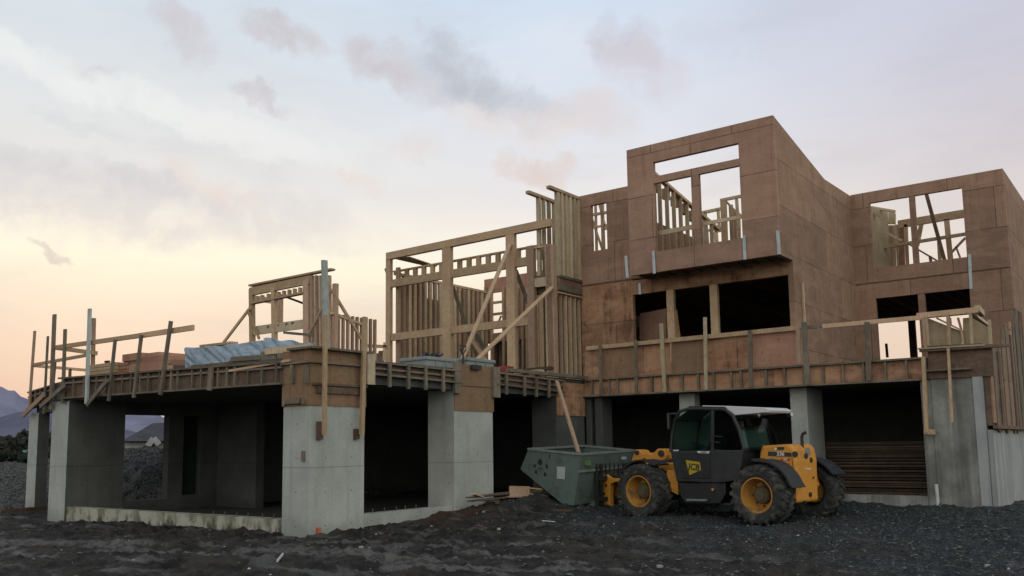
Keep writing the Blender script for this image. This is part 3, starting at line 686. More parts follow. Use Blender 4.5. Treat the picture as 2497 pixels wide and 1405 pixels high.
# grey edge post beside the corner pier
spx('edge_post', (903,862), (903,938), 0, .10, .20, .06, M['lum_green'], K1)
MB().box((-.02,5.7,3.22),(.12,9.02,3.30)).build('kerb_board', M['lum_old'], F4)
# right pier: boxed form with shelf boards and props
K4 = empty('pier_formwork', 'grey plywood form box with shelf boards and a yellowed prop on the right hand pier', 'formwork')
A_ = P(2263,850,1,8.95); B_ = P(2418,845,1,8.95); C_ = P(2400,918,1,8.95); D_ = P(2262,924,1,8.95)
MB().prism([A_, B_, Vector((B_.x,B_.y,C_.z)), D_], (0,.04,0)).build('plywood', M['ply_dark'], K4)
spx('ledger', (2243,856), (2462,842), 1, 8.88, .05, .12, M['lum_old'], K4); spx('ledger', (2240,851), (2400,842), 1, 8.86, .03, .14, M['lum'], K4)
spx('ledger', (2250,905), (2370,898), 1, 8.88, .04, .1, M['lum_old'], K4)
spx('prop', (2252,870), (2260,1055), 1, 8.84, .07, .09, M['lum'], K4)
spx('prop', (2312,845), (2322,1030), 1, 8.82, .05, .04, M['lum'], K4)
spx('foot_block', (2254,1052), (2281,1054), 1, 8.86, .10, .09, M['lum'], K4)
K5 = empty('box_frame', 'open topped timber box of tan plywood and studs standing above the right pier', 'formwork')
for nm, a, b, w_, t_, m_, y_ in (('top_plate',(2236,771),(2385,756),.11,.10,'lum',9.0),('bottom_plate',(2248,848),(2395,840),.05,.10,'lum_old',9.0),('stud',(2258,775),(2264,848),.05,.09,'lum_pale',9.0),('stud',(2312,770),(2316,845),.06,.09,'lum',9.0),
      ('stud',(2366,762),(2371,842),.05,.09,'lum_pale',9.0),('stud',(2252,775),(2258,850),.05,.1,'lum_red',8.93),('stud',(2412,780),(2416,840),.05,.09,'lum_pale',9.0),('brace',(2284,776),(2345,806),.035,.05,'lum_pale',9.08),('brace',(2345,806),(2350,842),.04,.05,'lum',9.08),
      ('stud',(2316,776),(2318,795),.05,.05,'lum_pale',9.2),('stud',(2336,775),(2344,804),.04,.04,'lum_red',9.2)):
    spx(nm, a, b, 1, y_, w_, t_, M[m_], K5)
spx('rafter', (2366,762), (2410,795), 0, P(2366,762,1,9.0).x, .06, .09, M['lum_pale'], K5); spx('rafter', (2383,752), (2395,765), 0, P(2383,752,1,9.0).x, .12, .09, M['lum_green'], K5)
def pan(px0, px1, t0, t1, b0, b1, y_, m_, parent=K5, th=.02, name='panel'):
    return MB().prism([P(px0,t0,1,y_), P(px1,t1,1,y_), P(px1,b1,1,y_), P(px0,b0,1,y_)], (0,th,0)).build(name, M[m_], parent)
M['ply_tan'] = plywood('plywood_tan', (.34,.27,.17), (.40,.33,.22), (.22,.15,.09), sheets=False, dirt=.3)
pan(2263,2345,776,808,848,843,9.14,'ply_tan'); pan(2348,2368,776,774,842,841,9.14,'ply_tan'); pan(2371,2412,775,800,842,840,9.14,'ply_tan'); 
# ragged vertical boards still fixed on the right hand wall
K6 = empty('board_formwork', 'ragged brown vertical form boards hanging on the right hand concrete wall', 'formwork')
x_ = 9.32; yy = 9.05; k = 0
while yy < 15.5:
    w_ = random.uniform(.22, .38); zt = 3.30+random.uniform(-.25,.25)+.26*(yy-9); zt = min(zt, 4.6); zb = 1.78+random.uniform(-.14,.05)
    if yy < 9.3: zb = 1.85; zt = 3.3
    m_ = random.choice(['lum_old','ply_dark','lum_old','lum_old','ply'])
    MB().beam((x_+.02*(k % 2), yy+w_/2, zb), (x_+.02*(k % 2), yy+w_/2, zt), w_-.004, .03, (0,1,0)).build('board', M[m_], K6); yy += w_; k += 1
for z in (1.74,): MB().box((9.31,9.0,z),(9.40,15.5,z+.07)).build('waler', M['timber_dark'], K6)
MB().box((9.215,9.0,1.8),(9.30,15.6,3.1)).build('backing', M['ply_dark'], K6)

# ================================================================ PLYWOOD HOUSE SHELL
H = empty('plywood_house', 'two storey unfinished house clad in brown plywood with an overhanging tower bay', 'house')
YT, YL, YR, XT, XR, XL0, XT0 = 11.5, 12.45, 18.2, 4.41, 8.71, -2.2, .07
zt = 9.99
op = [(P(1592,396,1,YT).x, P(1800,344,1,YT).x, P(1606,613,1,YT).z, P(1592,396,1,YT).z)]
ox0, ox1, oz0, oz1 = op[0]
tr0 = P(1700,425,1,YT).z; tr1 = P(1700,408,1,YT).z; mx0 = P(1686,480,1,YT).x; mx1 = P(1705,480,1,YT).x
w = MB(); w.box((XT0,YT,6.30),(ox0,YT+.14,zt)).box((ox1,YT,6.30),(XT,YT+.14,zt)).box((ox0,YT,6.30),(ox1,YT+.14,oz0)).box((ox0,YT,oz1),(ox1,YT+.14,zt))
TW = w.build('tower_front_wall', M['ply_tower'], H)
wf = MB().box((ox0,YT+.01,tr0),(ox1,YT+.13,tr1)).build('transom', M['ply_tower'], TW)
MB().box((mx0,YT+.012,oz0),(mx1,YT+.13,tr0)).build('mullion', M['ply_tower'], TW)
# side wall, rake then level
MB().prism([(XT,YT+.14,6.30),(XT,YL,6.30),(XT,YL,3.2),(XT,YR,3.2),(XT,YR,9.32),(XT,15.57,9.25),(XT,YT+.14,zt-.02)], (-.14,0,0)).build('tower_side_wall', M['ply'], H)
MB().box((XT0-.05,YT+.14,6.42),(XT0+.0,16.5,8.2)).build('tower_left_wall_low', M['ply'], H)
# overhang soffit and joists
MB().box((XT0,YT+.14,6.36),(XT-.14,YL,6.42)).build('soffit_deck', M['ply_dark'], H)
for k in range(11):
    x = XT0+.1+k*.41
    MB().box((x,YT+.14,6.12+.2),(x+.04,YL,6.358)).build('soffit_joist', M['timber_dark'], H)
# left upper wall with window
wx0, wx1, wz0, wz1 = -1.77, -1.215, 7.44, 8.89
w = MB(); w.box((XL0,YL,6.42),(wx0,YL+.14,9.25)).box((wx1,YL,6.42),(XT0,YL+.14,9.25)).box((wx0,YL,6.42),(wx1,YL+.14,wz0)).box((wx0,YL,wz1),(wx1,YL+.14,9.25))
w.build('upper_left_wall', M['ply'], H)
# lower wall with the wide window band
lw0 = P(1544,760,1,YL).x; s1 = 3.85; l1 = 5.93
posts = [(P(1626,760,1,YL).x, P(1643,760,1,YL).x), (P(1732,760,1,YL).x, P(1750,760,1,YL).x)]; re = P(1925,740,1,YL).x
w = MB(); w.box((XL0,YL,3.2),(lw0,YL+.14,6.38)).box((lw0,YL,3.2),(XT-.14,YL+.14,s1)).box((lw0,YL,l1),(XT-.14,YL+.14,6.35)).box((re,YL,s1),(XT-.14,YL+.14,l1))
LW = w.build('lower_front_wall', M['ply_wet'], H)
for a, b in posts: MB().box((a,YL+.005,s1),(b,YL+.135,l1)).build('window_post', M['lum'], LW)
spx('corner_stud', (1957,690), (1962,790), 0, XT+.03, .09, .05, M['lum_pale'], H)
# right block
ux0, ux1, uz0, uz1 = 4.97, 7.59, 6.885, 8.99; vx0, vx1, vz0, vz1 = 5.0, 7.61, 3.3, 5.94
w = MB(); w.box((XT,YR,3.2),(ux0,YR+.14,9.35)).box((7.61,YR,3.2),(XR,YR+.14,9.35)).box((ux0,YR,5.94),(7.61,YR+.14,uz0)).box((ux0,YR,uz1),(7.61,YR+.14,9.35)).box((ux0,YR,3.2),(7.61,YR+.14,3.3))
RW = w.build('right_front_wall', M['ply'], H)
MB().box((P(2221,560,1,YR).x,YR+.01,uz0),(P(2235,560,1,YR).x,YR+.13,uz1)).build('mullion', M['ply'], RW)
MB().box((P(2239,740,1,YR).x,YR+.01,vz0),(P(2256,740,1,YR).x,YR+.13,vz1)).build('mullion', M['ply'], RW)
MB().box((XR-.14,YR+.14,3.2),(XR,27,9.35)).build('right_side_wall', M['ply'], H)
MB().box((XL0,YL-.02,6.385),(XT0-.02,YL,6.41)).build('flashing', M['timber_dark'], H)
MB().box((XT,YR-.02,6.44),(XR,YR,6.46)).build('flashing', M['timber_dark'], H)
# floor and ceiling decks
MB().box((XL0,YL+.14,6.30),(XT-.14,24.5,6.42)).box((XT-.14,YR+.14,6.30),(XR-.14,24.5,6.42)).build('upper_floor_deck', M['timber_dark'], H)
for k in range(26):
    x = XL0+.25+k*.41
    y0 = YL+.14 if x < XT-.2 else YR+.14
    if XT-.2 < x < XT+.05 or x > XR-.2: continue
    MB().box((x,y0,6.10),(x+.04,24.5,6.298)).build('floor_joist', M['timber_dark'], H)
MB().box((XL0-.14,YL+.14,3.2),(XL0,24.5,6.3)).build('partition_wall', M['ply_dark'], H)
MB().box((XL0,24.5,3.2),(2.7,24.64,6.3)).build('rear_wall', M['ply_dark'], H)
a = P(2216,820,1,24.5).x; b = P(2233,820,1,24.5).x
MB().box((2.7,24.45,5.99),(8.5,24.6,6.3)).build('rear_header', M['timber_dark'], H)
MB().box((a,24.5,3.2),(b,24.64,5.99)).build('rear_post', M['timber_dark'], H)
spx('rear_stud', (2161,838), (2164,872), 1, 24.4, .09, .05, M['timber_dark'], H)
# hanging galvanised hold-down straps
for a, b, y_ in (((1526,624),(1530,677),YT-.03),((1593,612),(1596,667),YT-.03),((1814,575),(1817,633),YT-.03),((1896,562),(1900,620),YT-.03),((1559,690),(1561,718),YL-.03),((2364,620),(2368,705),YR-.03)):
    spx('strap', a, b, 1, y_, .085, .012, M['steel'], H)
# sheets leaning inside the lower window
pan(1560,1625,765,752,830,830,13.4,'ply_red',H,.02,'leaning_sheet'); pan(1545,1562,768,772,800,800,14.2,'ply_tan',H,.02,'leaning_sheet')
MB().prism([P(1645,760,1,13.0),P(1650,755,1,13.0),P(1660,830,1,13.0),P(1643,830,1,13.0)],(0,.03,0)).build('leaning_sheet', M['ply_wet'], H)

# stud framing visible inside the tower and the right block
SF = empty('interior_stud_walls', 'pale stud walls standing inside the roofless upper floor seen through the window openings', 'stud wall')
def raket(y): return 9.86-.182*(y-11.5)
y_ = 11.75; 
while y_ < 17.2:
    MB().box((.18,y_,6.42),(.30,y_+.045,raket(y_)-.1)).build('stud', M['lum_pale'], SF); y_ += .46
MB().beam((.24,11.66,raket(11.66)-.04),(.24,17.4,raket(17.4)-.04),.14,.09,(1,0,0)).build('top_plate', M['lum'], SF)
for y_ in (11.9,12.5,13.1,13.7,14.3,14.9,15.5): MB().box((.02,y_,raket(y_)-.42),(.17,y_+.3,raket(y_)-.1)).build('blocking', M['lum_red'], SF)
spx('guard_board', (1597,571), (1692,553), 1, 11.8, .13, .04, M['lum_pale'], SF); spx('guard_board', (1700,549), (1812,528), 1, 11.8, .10, .04, M['lum_pale'], SF)
for a, b, w_, y_, m_ in (((1708,520),(1760,509),.10,17.5,'lum_pale'),((1723,563),(1762,556),.07,17.5,'lum'),((1715,520),(1722,600),.22,17.5,'lum_pale'),((1751,512),(1754,555),.08,17.5,'lum_pale'),
      ((1757,489),(1810,478),.09,16.0,'lum_pale'),((1764,489),(1768,598),.19,16.0,'lum'),((1796,486),(1802,560),.08,16.0,'lum_pale'),((1771,492),(1796,518),.06,16.2,'lum_pale'),((1776,498),(1812,530),.05,16.4,'lum_pale'),
      ((1782,500),(1786,590),.12,17.0,'lum_red'),((1792,512),(1795,590),.12,17.2,'lum_red'),((1801,520),(1803,590),.10,17.4,'lum_pale'),((1745,565),(1748,600),.14,20,'lum'),((1743,565),(1762,562),.08,20,'lum'),
      ((1690,520),(1695,600),.10,16.5,'lum_red')):
    spx('framing', a, b, 1, y_, w_, .09, M[m_], SF)
# framing behind the small left window of the upper wall
for a, b, w_ in (((1452,497),(1455,614),.06),((1468,494),(1472,612),.10),((1440,525),(1480,518),.08),((1440,556),(1480,549),.06),((1444,535),(1470,612),.05),((1462,500),(1478,560),.05)):
    spx('framing', a, b, 1, 14.5, w_, .09, M['lum'], SF)
SR = empty('interior_stud_walls', 'stud walls and slanting props inside the right block seen through its upper window', 'stud wall')
for a, b, w_, y_, m_ in (((2190,548),(2352,521),.26,20.5,'lum'),((2130,607),(2354,571),.10,20.2,'lum_pale'),((2186,548),(2190,650),.06,20.5,'lum_pale'),((2197,550),(2200,650),.18,20.8,'ply_red'),((2209,548),(2213,648),.10,20.5,'lum'),
      ((2247,545),(2236,600),.13,20.9,'lum_pale'),((2308,535),(2318,635),.15,20.5,'lum'),((2289,580),(2292,636),.10,21.2,'lum_pale'),((2258,470),(2303,634),.10,19.2,'timber_dark'),
      ((2158,566),(2200,587),.07,19.6,'lum_pale'),((2215,595),(2285,636),.05,19.8,'timber_dark'),((2320,616),(2354,580),.06,20,'lum_red'),((2331,602),(2341,628),.05,20,'lum_red'),((2268,625),(2270,640),.08,20,'lum_red')):
    spx('framing', a, b, 1, y_, w_, .09, M[m_], SR)
MB().prism([P(2119,505,1,19.0),P(2165,513,1,20.6),P(2170,652,1,20.6),P(2130,658,1,19.0)],(-.05,0,0)).build('sheet', M['ply_tan'], SR)
pan(2166,2183,515,520,546,546,20.6,'lum_pale',SR,.1,'header')
spx('top_plate', (2119,505), (2183,516), 1, 20.0, .08, .1, M['lum_pale'], SR); spx('brace', (2122,512), (2166,546), 1, 19.4, .06, .09, M['lum_pale'], SR)
for px in (2178,2170,2162): spx('framing', (px,550), (px+3,652), 1, 21, .12, .09, M['lum'], SR)

# ================================================================ BIG TIMBER WINDOW FRAME
TF = empty('timber_window_frame', 'tall open post and beam window wall of pale timber standing on the slab', 'timber frame')
yF = 11.11
def fr(nm, a, b, w_, t_=.17, m_='lum', parent=TF, y=None): return spx(nm, a, b, 1, yF if y is None else y, w_, t_, M[m_], parent)
fr('top_beam', (945,626), (1345,543), .24); fr('beam', (952,693), (1290,637), .26, .12); fr('beam', (956,823), (1292,783), .24, .12)
MB().box((-9.22,yF-.07,3.2),(-9.02,yF+.07,8.2)).build('post', M['lum'], TF)
MB().box((P(1082,700,1,yF).x,yF-.08,3.2),(P(1102,700,1,yF).x,yF+.075,8.1)).build('post', M['lum'], TF)
MB().box((P(1238,700,1,yF).x,yF-.08,3.2),(P(1258,700,1,yF).x,yF+.075,8.1)).build('post', M['lum'], TF)
MB().box((P(1289,700,1,yF).x,yF-.08,3.2),(P(1305,700,1,yF).x,yF+.075,P(1297,600,1,yF).z)).build('post', M['lum_red'], TF)
MB().box((P(960,700,1,yF).x+.0,yF+.1,3.2),(P(967,700,1,yF).x,yF+.2,7.7)).build('post', M['lum_red'], TF)
# cripple row just behind
yC = yF+.45
a0 = P(960,661,1,yC); a1 = P(1330,593,1,yC); zc = a0.z
MB().box((a0.x,yC-.05,zc-.05),(a1.x,yC+.09,zc)).build('top_plate', M['lum'], TF)
x = a0.x+.15
while x < a1.x: MB().box((x,yC-.04,zc-.48),(x+.16,yC+.05,zc-.05)).build('cripple_stud', M['lum'], TF); x += .40
MB().prism([P(963,632,1,yF+.1),P(1000,628,1,yF+.1),P(1066,650,1,yF+1.6),P(1050,652,1,yF+1.4)],(0,0,.03)).build('soffit_strip', M['ply_tan'], TF)
# long braces leaning on the frame
def brace(label, a, b, ax, v, v1, w_=.14, t_=.04, m_='lum'):
    A_ = P(*a, ax, v); B_ = P(*b, ax, v1); o = MB().beam(A_, B_, w_, t_, (B_-A_).cross(Vector((0,1,0)))).build('timber_brace', M[m_]); tag(o, label, 'brace', 'braces propping the timber frame'); return o
brace('steep pale brace crossing the frame beside the middle post', (1244,595), (1120,895), 1, yF-.12, yF-2.6)
brace('long low brace running from the bay corner down to the grey bins', (1347,700), (1150,890), 1, yF-.16, yF-3.2)
for a, b in (((1104,700),(1160,860)),((1150,790),(1185,860)),((1258,660),(1288,740))): fr('inner_brace', a, b, .13, .04, 'lum_old', TF, yF+.9)
fr('inner_brace', (1145,820), (1185,880), .12, .04, 'lum', TF, yF+.3)
spx('stub', (940,655), (946,675), 1, yF, .07, .05, M['lum_old'], TF)

# bay at the right end of the frame
BF = empty('timber_bay', 'narrow two storey stud bay with projecting top plates beside the plywood house', 'timber frame')
for X_, ya, yb, zp, n in ((-2.2, 11.14, 12.40, 9.17, 6), (-2.85, 11.10, 12.6, 9.10, 6)):
    MB().beam((X_,10.62 if X_ < -2.5 else 10.78,zp),(X_,yb,zp),.14,.09,(1,0,0)).build('top_plate', M['lum'], BF)
    for k in range(n):
        y_ = ya+.06+(yb-ya-.1)*k/(n-1); w_ = .15 if X_ > -2.5 else .12
        MB().box((X_-.06,y_-.02,6.55),(X_+.05,y_+w_*(.75 if k else 1)-.03,zp-.045)).build('stud', M[['lum_green','lum_pale'][k % 2 if k else 0]], BF)
MB().box((-2.30,11.2,6.50),(-2.12,12.44,6.58)).build('floor_plate', M['lum_old'], BF)
for k, (z0, z1, m_) in enumerate(((6.12,6.30,'lum_old'),(6.31,6.49,'timber_dark'))): MB().box((-2.30,11.2,z0),(-2.14-.02*k,12.44,z1)).build('rim_beam', M[m_], BF)
MB().box((-2.32,11.2,6.02),(-2.14,12.44,6.07)).build('lower_plate', M['lum'], BF)
for k in range(5):
    y_ = 11.34+k*.25; MB().box((-2.30,y_,3.2),(-2.19,y_+.05,6.02)).build('stud', M[['lum_red','lum_pale','lum','lum_green','lum_red'][k]], BF)
MB().box((-2.42,11.2,3.2),(-2.33,12.44,6.0)).build('sheathing', M['ply_dark'], BF)
fr('corner_post', (1339,598), (1350,912), .0001+.20, .2, 'lum_red', BF)
MB().box((P(1337,700,1,yF).x,yF-.1,3.2),(P(1355,700,1,yF).x,yF+.08,P(1345,598,1,yF).z)).build('corner_post', M['lum_red'], BF)
fr('front_beam', (1304,690), (1338,686), .28, .08, 'lum_green', BF); fr('front_plate', (1304,677), (1338,672), .05, .1, 'lum_old', BF)
for px, m_, w_ in ((1311,'lum_pale',.06),(1320,'lum',.16),(1333,'lum_pale',.07)): MB().box((P(px,800,1,yF+.1).x-w_/2,yF+.1,3.2),(P(px,800,1,yF+.1).x+w_/2,yF+.16,6.05)).build('stud', M[m_], BF)
MB().box((P(1306,800,1,yF+.2).x,yF+.18,3.2),(P(1337,800,1,yF+.2).x,yF+.2,6.4)).build('sheathing', M['ply_dark'], BF)
fr('cross_strip', (1292,607), (1330,601), .05, .08, 'lum_pale', BF)

# walls behind the frame
WB = empty('rear_frame_walls', 'stud and red plywood walls closing the space behind the open timber frame', 'stud wall')
xl = -9.2
y_ = 11.5; k = 0
while y_ < 16.5: MB().box((xl+.02,y_,3.2),(xl+.13,y_+.13,7.5)).build('stud', M[['lum','lum_red','lum_pale'][k % 3]], WB); y_ += .27; k += 1
MB().beam((xl+.07,11.4,7.55),(xl+.07,16.5,7.55),.14,.09,(1,0,0)).build('top_plate', M['lum'], WB)
w = MB(); w.box((xl-.02,11.75,3.2),(xl+.01,16.5,5.0)).box((xl-.02,13.75,5.0),(xl+.01,16.5,7.45)).box((xl-.02,11.75,5.0),(xl+.01,12.9,7.45)).box((xl-.02,12.9,5.0),(xl+.01,13.75,6.9)).build('sheathing', M['ply_red'], WB)
w = MB(); yB = 16.6
def pz(px, py): return P(px, py, 1, yB)
xa, xb = pz(1181,700).x, pz(1425,700).x; z_t = pz(1240,673).z; wxa, wxb, wza, wzb = pz(1202,760).x, pz(1224,760).x, pz(1210,812).z, pz(1210,714).z
zdo = pz(1240,830).z
MB().box((xl-.06,11.8,3.2),(xl-.03,12.9,7.2)).build('outer_board', M['ply_tan'], WB)
w.box((xa,yB,zdo),(wxa,yB+.03,z_t)).box((wxb,yB,zdo),(xb,yB+.03,z_t)).box((wxa,yB,zdo),(wxb,yB+.03,wza)).box((wxa,yB,wzb),(wxb,yB+.03,z_t)).build('gable_sheathing', M['ply_red'], WB)
for py in (739,767): spx('window_bar', (1201,py), (1225,py-3), 1, yB-.03, .10, .05, M['lum'], WB)
spx('window_bar', (1214,790), (1222,770), 1, yB-.03, .06, .05, M['lum'], WB)
for px in (1184,1199,1228,1262,1275,1285): spx('stud', (px,700), (px+1,905), 1, yB-.06, .09, .09, M[random.choice(['lum','lum_red'])], WB)
MB().box((xa,yB+.4,3.2),(xb+.4,yB+.5,zdo+.3)).build('dark_partition', M['timber_dark'], WB)
MB().box((xa,yB-.02,zdo-.02),(xb,yB+.38,zdo)).build('lintel', M['ply_dark'], WB)
for k in range(7):
    x = xa+.3+k*.42; MB().box((x,yB+.25,3.2),(x+.09,yB+.36,zdo)).build('stud', M['timber_dark'], WB)
spx('door_frame', (1262,835), (1264,905), 1, yB-.2, .10, .1, M['lum_old'], WB)

# ================================================================ SMALL FRAME ON THE DECK
SM = empty('stud_wall_frame', 'small open stud frame with a window opening standing on the left deck', 'timber frame')
yS = 3.3
def sm(nm, a, b, w_, t_=.09, m_='lum', y=None): return spx(nm, a, b, 1, yS if y is None else y, w_, t_, M[m_], SM)
sm('header', (611,712), (758,682), .20, .09, 'lum'); sm('top_plate', (611,697), (812,657), .045, .14, 'lum')
sm('sill_beam', (612,808), (744,790), .22, .05, 'lum_green')
for px, w_, y1 in ((615,.13,845),(669,.12,825),(749,.19,845)): sm('post', (px-1,{615:705,669:702,749:684}[px]), (px+1,y1+25), w_, .1, 'lum_red' if px > 700 else 'lum')
for px in (762,773,784,797,804): sm('stud', (px-1,672), (px+1,870), .05, .09, 'lum_red')
for px in (628,640,655,667,680,693,706,719,732): sm('cripple_stud', (px,723-(px-625)*.2), (px,737-(px-625)*.2), .055, .09, 'lum')
sm('lower_header', (616,740), (744,714), .045, .14, 'lum')
for px in (625,655,680,700,715,735): sm('cripple_stud', (px,795+(655-px)*.15), (px+1,800+(655-px)*.15), .10, .05, 'lum_old')
xs = P(810,700,1,yS).x
for k in range(9):
    y_ = yS+.16+k*.145; z_ = 4.75 if k > 0 else 5.3
    MB().box((xs-.02,y_,3.2),(xs+.07,y_+.04,4.63)).build('stud', M['lum_red'], SM)
MB().box((xs-.02,yS+.02,3.2),(xs+.09,yS+.12,P(808,692,1,yS).z)).build('corner_post', M['lum_red'], SM)
spx('side_plate', (808,764), (890,795), 0, xs+.02, .05, .1, M['lum'], SM)
spx('side_brace', (808,706), (886,835), 0, xs+.06, .07, .04, M['lum'], SM)
spx('inner_header', (622,728), (688,737), 1, yS+1.2, .16, .05, M['lum_red'], SM); spx('inner_post', (684,722), (683,800), 1, yS+1.2, .13, .09, M['lum_red'], SM)
spx('inner_rail', (672,715), (800,762), 1, yS+.6, .05, .04, M['timber_dark'], SM)
for lab, a, b, w_ in (('thin prop leaning on the left end of the small deck frame', (609,752), (545,836), .07), ('short prop on the front of the small deck frame', (605,760), (632,826), .06)):
    o = spx('timber_brace', a, b, 1, yS-.1, w_, .04, M['lum']); tag(o, lab, 'brace')
spx('prop', (786,750), (750,820), 1, yS-.1, .05, .03, M['lum'], SM)

# ================================================================ GUARD RAILS
G1 = empty('guard_rail', 'rickety timber guard rail with leaning posts along the left deck edge', 'guard rail')
for nm, a, b, y_, w_, m_ in (('post',(133,767),(124,998),-.08,.12,'lum_old'),('post',(159,803),(153,984),-.08,.09,'lum_old'),('post',(219,753),(211,985),-.14,.10,'post_pale'),
      ('post',(281,828),(265,978),-.12,.07,'lum_old'),('post',(345,817),(326,970),-.12,.075,'lum_old'),('post',(417,783),(391,963),-.12,.085,'lum_old'),
      ('rail',(134,848),(346,818),-.04,.10,'lum'),('rail',(340,819),(472,799),-.03,.11,'lum')):
    spx(nm, a, b, 1, y_, w_, .05, M[m_], G1)
xq = P(136,848,1,0).x
spx('rail', (136,848), (237,862), 0, xq, .10, .05, M['lum'], G1)
spx('post', (229,776), (226,905), 0, xq-.08, .09, .05, M['lum_red'], G1)
G2 = empty('guard_rail', 'far guard rail of thin posts round the outer left corner of the deck', 'guard rail')
xq2 = P(84,890,1,1.15).x
for nm, a, b, ax, v, w_, m_ in (('post',(85,807),(71,1000),1,1.08,.085,'lum_red'),('post',(117,820),(107,1010),1,1.08,.06,'lum_old'),('rail',(82,890),(213,866),1,1.1,.08,'lum'),('rail',(82,892),(212,903),0,xq2,.08,'lum'),('post',(171,900),(170,925),0,xq2,.07,'lum_old'),('post',(135,880),(124,1005),1,1.12,.06,'lum_old')):
    spx(nm, a, b, ax, v, w_, .045, M[m_], G2)
for lab, a, b, y_, w_ in (('board slanting down across the left corner of the slab edge', (158,940), (98,992), -.18, .10), ('pale board slanting off the slab edge below the rail', (262,928), (212,988), -.2, .10), ('rough board hanging off the outer left corner', (108,962), (56,1013), 1.0, .13)):
    o = spx('loose_board', a, b, 1, y_, w_, .04, M['lum_old' if y_ < 0 else 'lum_red']); tag(o, lab, 'board', 'boards hanging off the left slab edge')
G3 = empty('guard_rail', 'long timber guard rail with plywood panels in front of the plywood house', 'guard rail')
yG = 8.96
spx('rail', (1430,850), (1962,798), 1, yG, .10, .05, M['lum'], G3); spx('rail', (2006,796), (2252,774), 1, yG-.02, .09, .05, M['lum'], G3); spx('rail', (1955,800), (2012,795), 1, yG+.03, .07, .05, M['lum_old'], G3)
for px0, px1, y0, y1, w_, m_ in ((1463,1466,842,966,.07,'lum_old'),(1550,1552,830,961,.075,'lum_old'),(1612,1621,789,957,.085,'lum_green'),(1719,1722,774,951,.075,'lum_green'),(1829,1831,806,943,.09,'lum_old'),(1960,1970,785,939,.12,'lum_old'),(2114,2119,786,929,.10,'lum_old'),(1946,1949,800,888,.09,'lum_red')):
    spx('post', (px0,y0), (px1,y1), 1, yG-.12 if w_ > .072 else yG-.1, w_, .045, M[m_], G3)
for k, (a, b, m_) in enumerate(((1426,1463,'ply_wet'),(1465,1549,'ply_form'),(1552,1634,'ply_wet'),(1636,1722,'ply_form'),(1723,1830,'ply_wet'),(1832,1945,'ply_red'))):
    t0 = 851-(a-1430)*.098; t1 = 851-(b-1430)*.098; b0 = 924-(a-1424)*.068; b1 = 924-(b-1424)*.068
    pan(a+1, b, t0, t1, b0, b1, 9.05, m_, G3, .018, 'plywood_panel')
# two tall guard posts fixed to the corner pier
for lab, px0, px1, y0, y1, m_, w_ in (('tall pale post bolted to the near corner pier rising above the deck frame', 791, 795, 635, 850, 'post_pale', .105), ('shorter timber post fixed to the right edge of the near corner pier', 890, 882, 773, 1060, 'lum', .085)):
    v = .14; t = empty('guard_post', lab, 'post', 'posts fixed to the near corner pier')
    spx('post', (px0,y0), (px1,y1), 0, v, w_, .06, M[m_], t)
    if px0 < 800: spx('lower_post', (793,768), (791,1060), 0, v+.07, .075, .05, M['lum'], t)
    q = P(779 if px0 < 800 else 869, 1050, 0, .03); MB().box((.0,q.y-.05,q.z-.16),(.06,q.y+.06,q.z+.16 if px0 < 800 else q.z+.03)).build('anchor_block', M['timber_dark'], t)
MB().box((P(741,1112,1,0).x-.04,-.03,P(741,1112,1,0).z-.09),(P(741,1112,1,0).x+.04,0,P(741,1112,1,0).z+.09)).build('anchor_block', M['lum_old'], B)

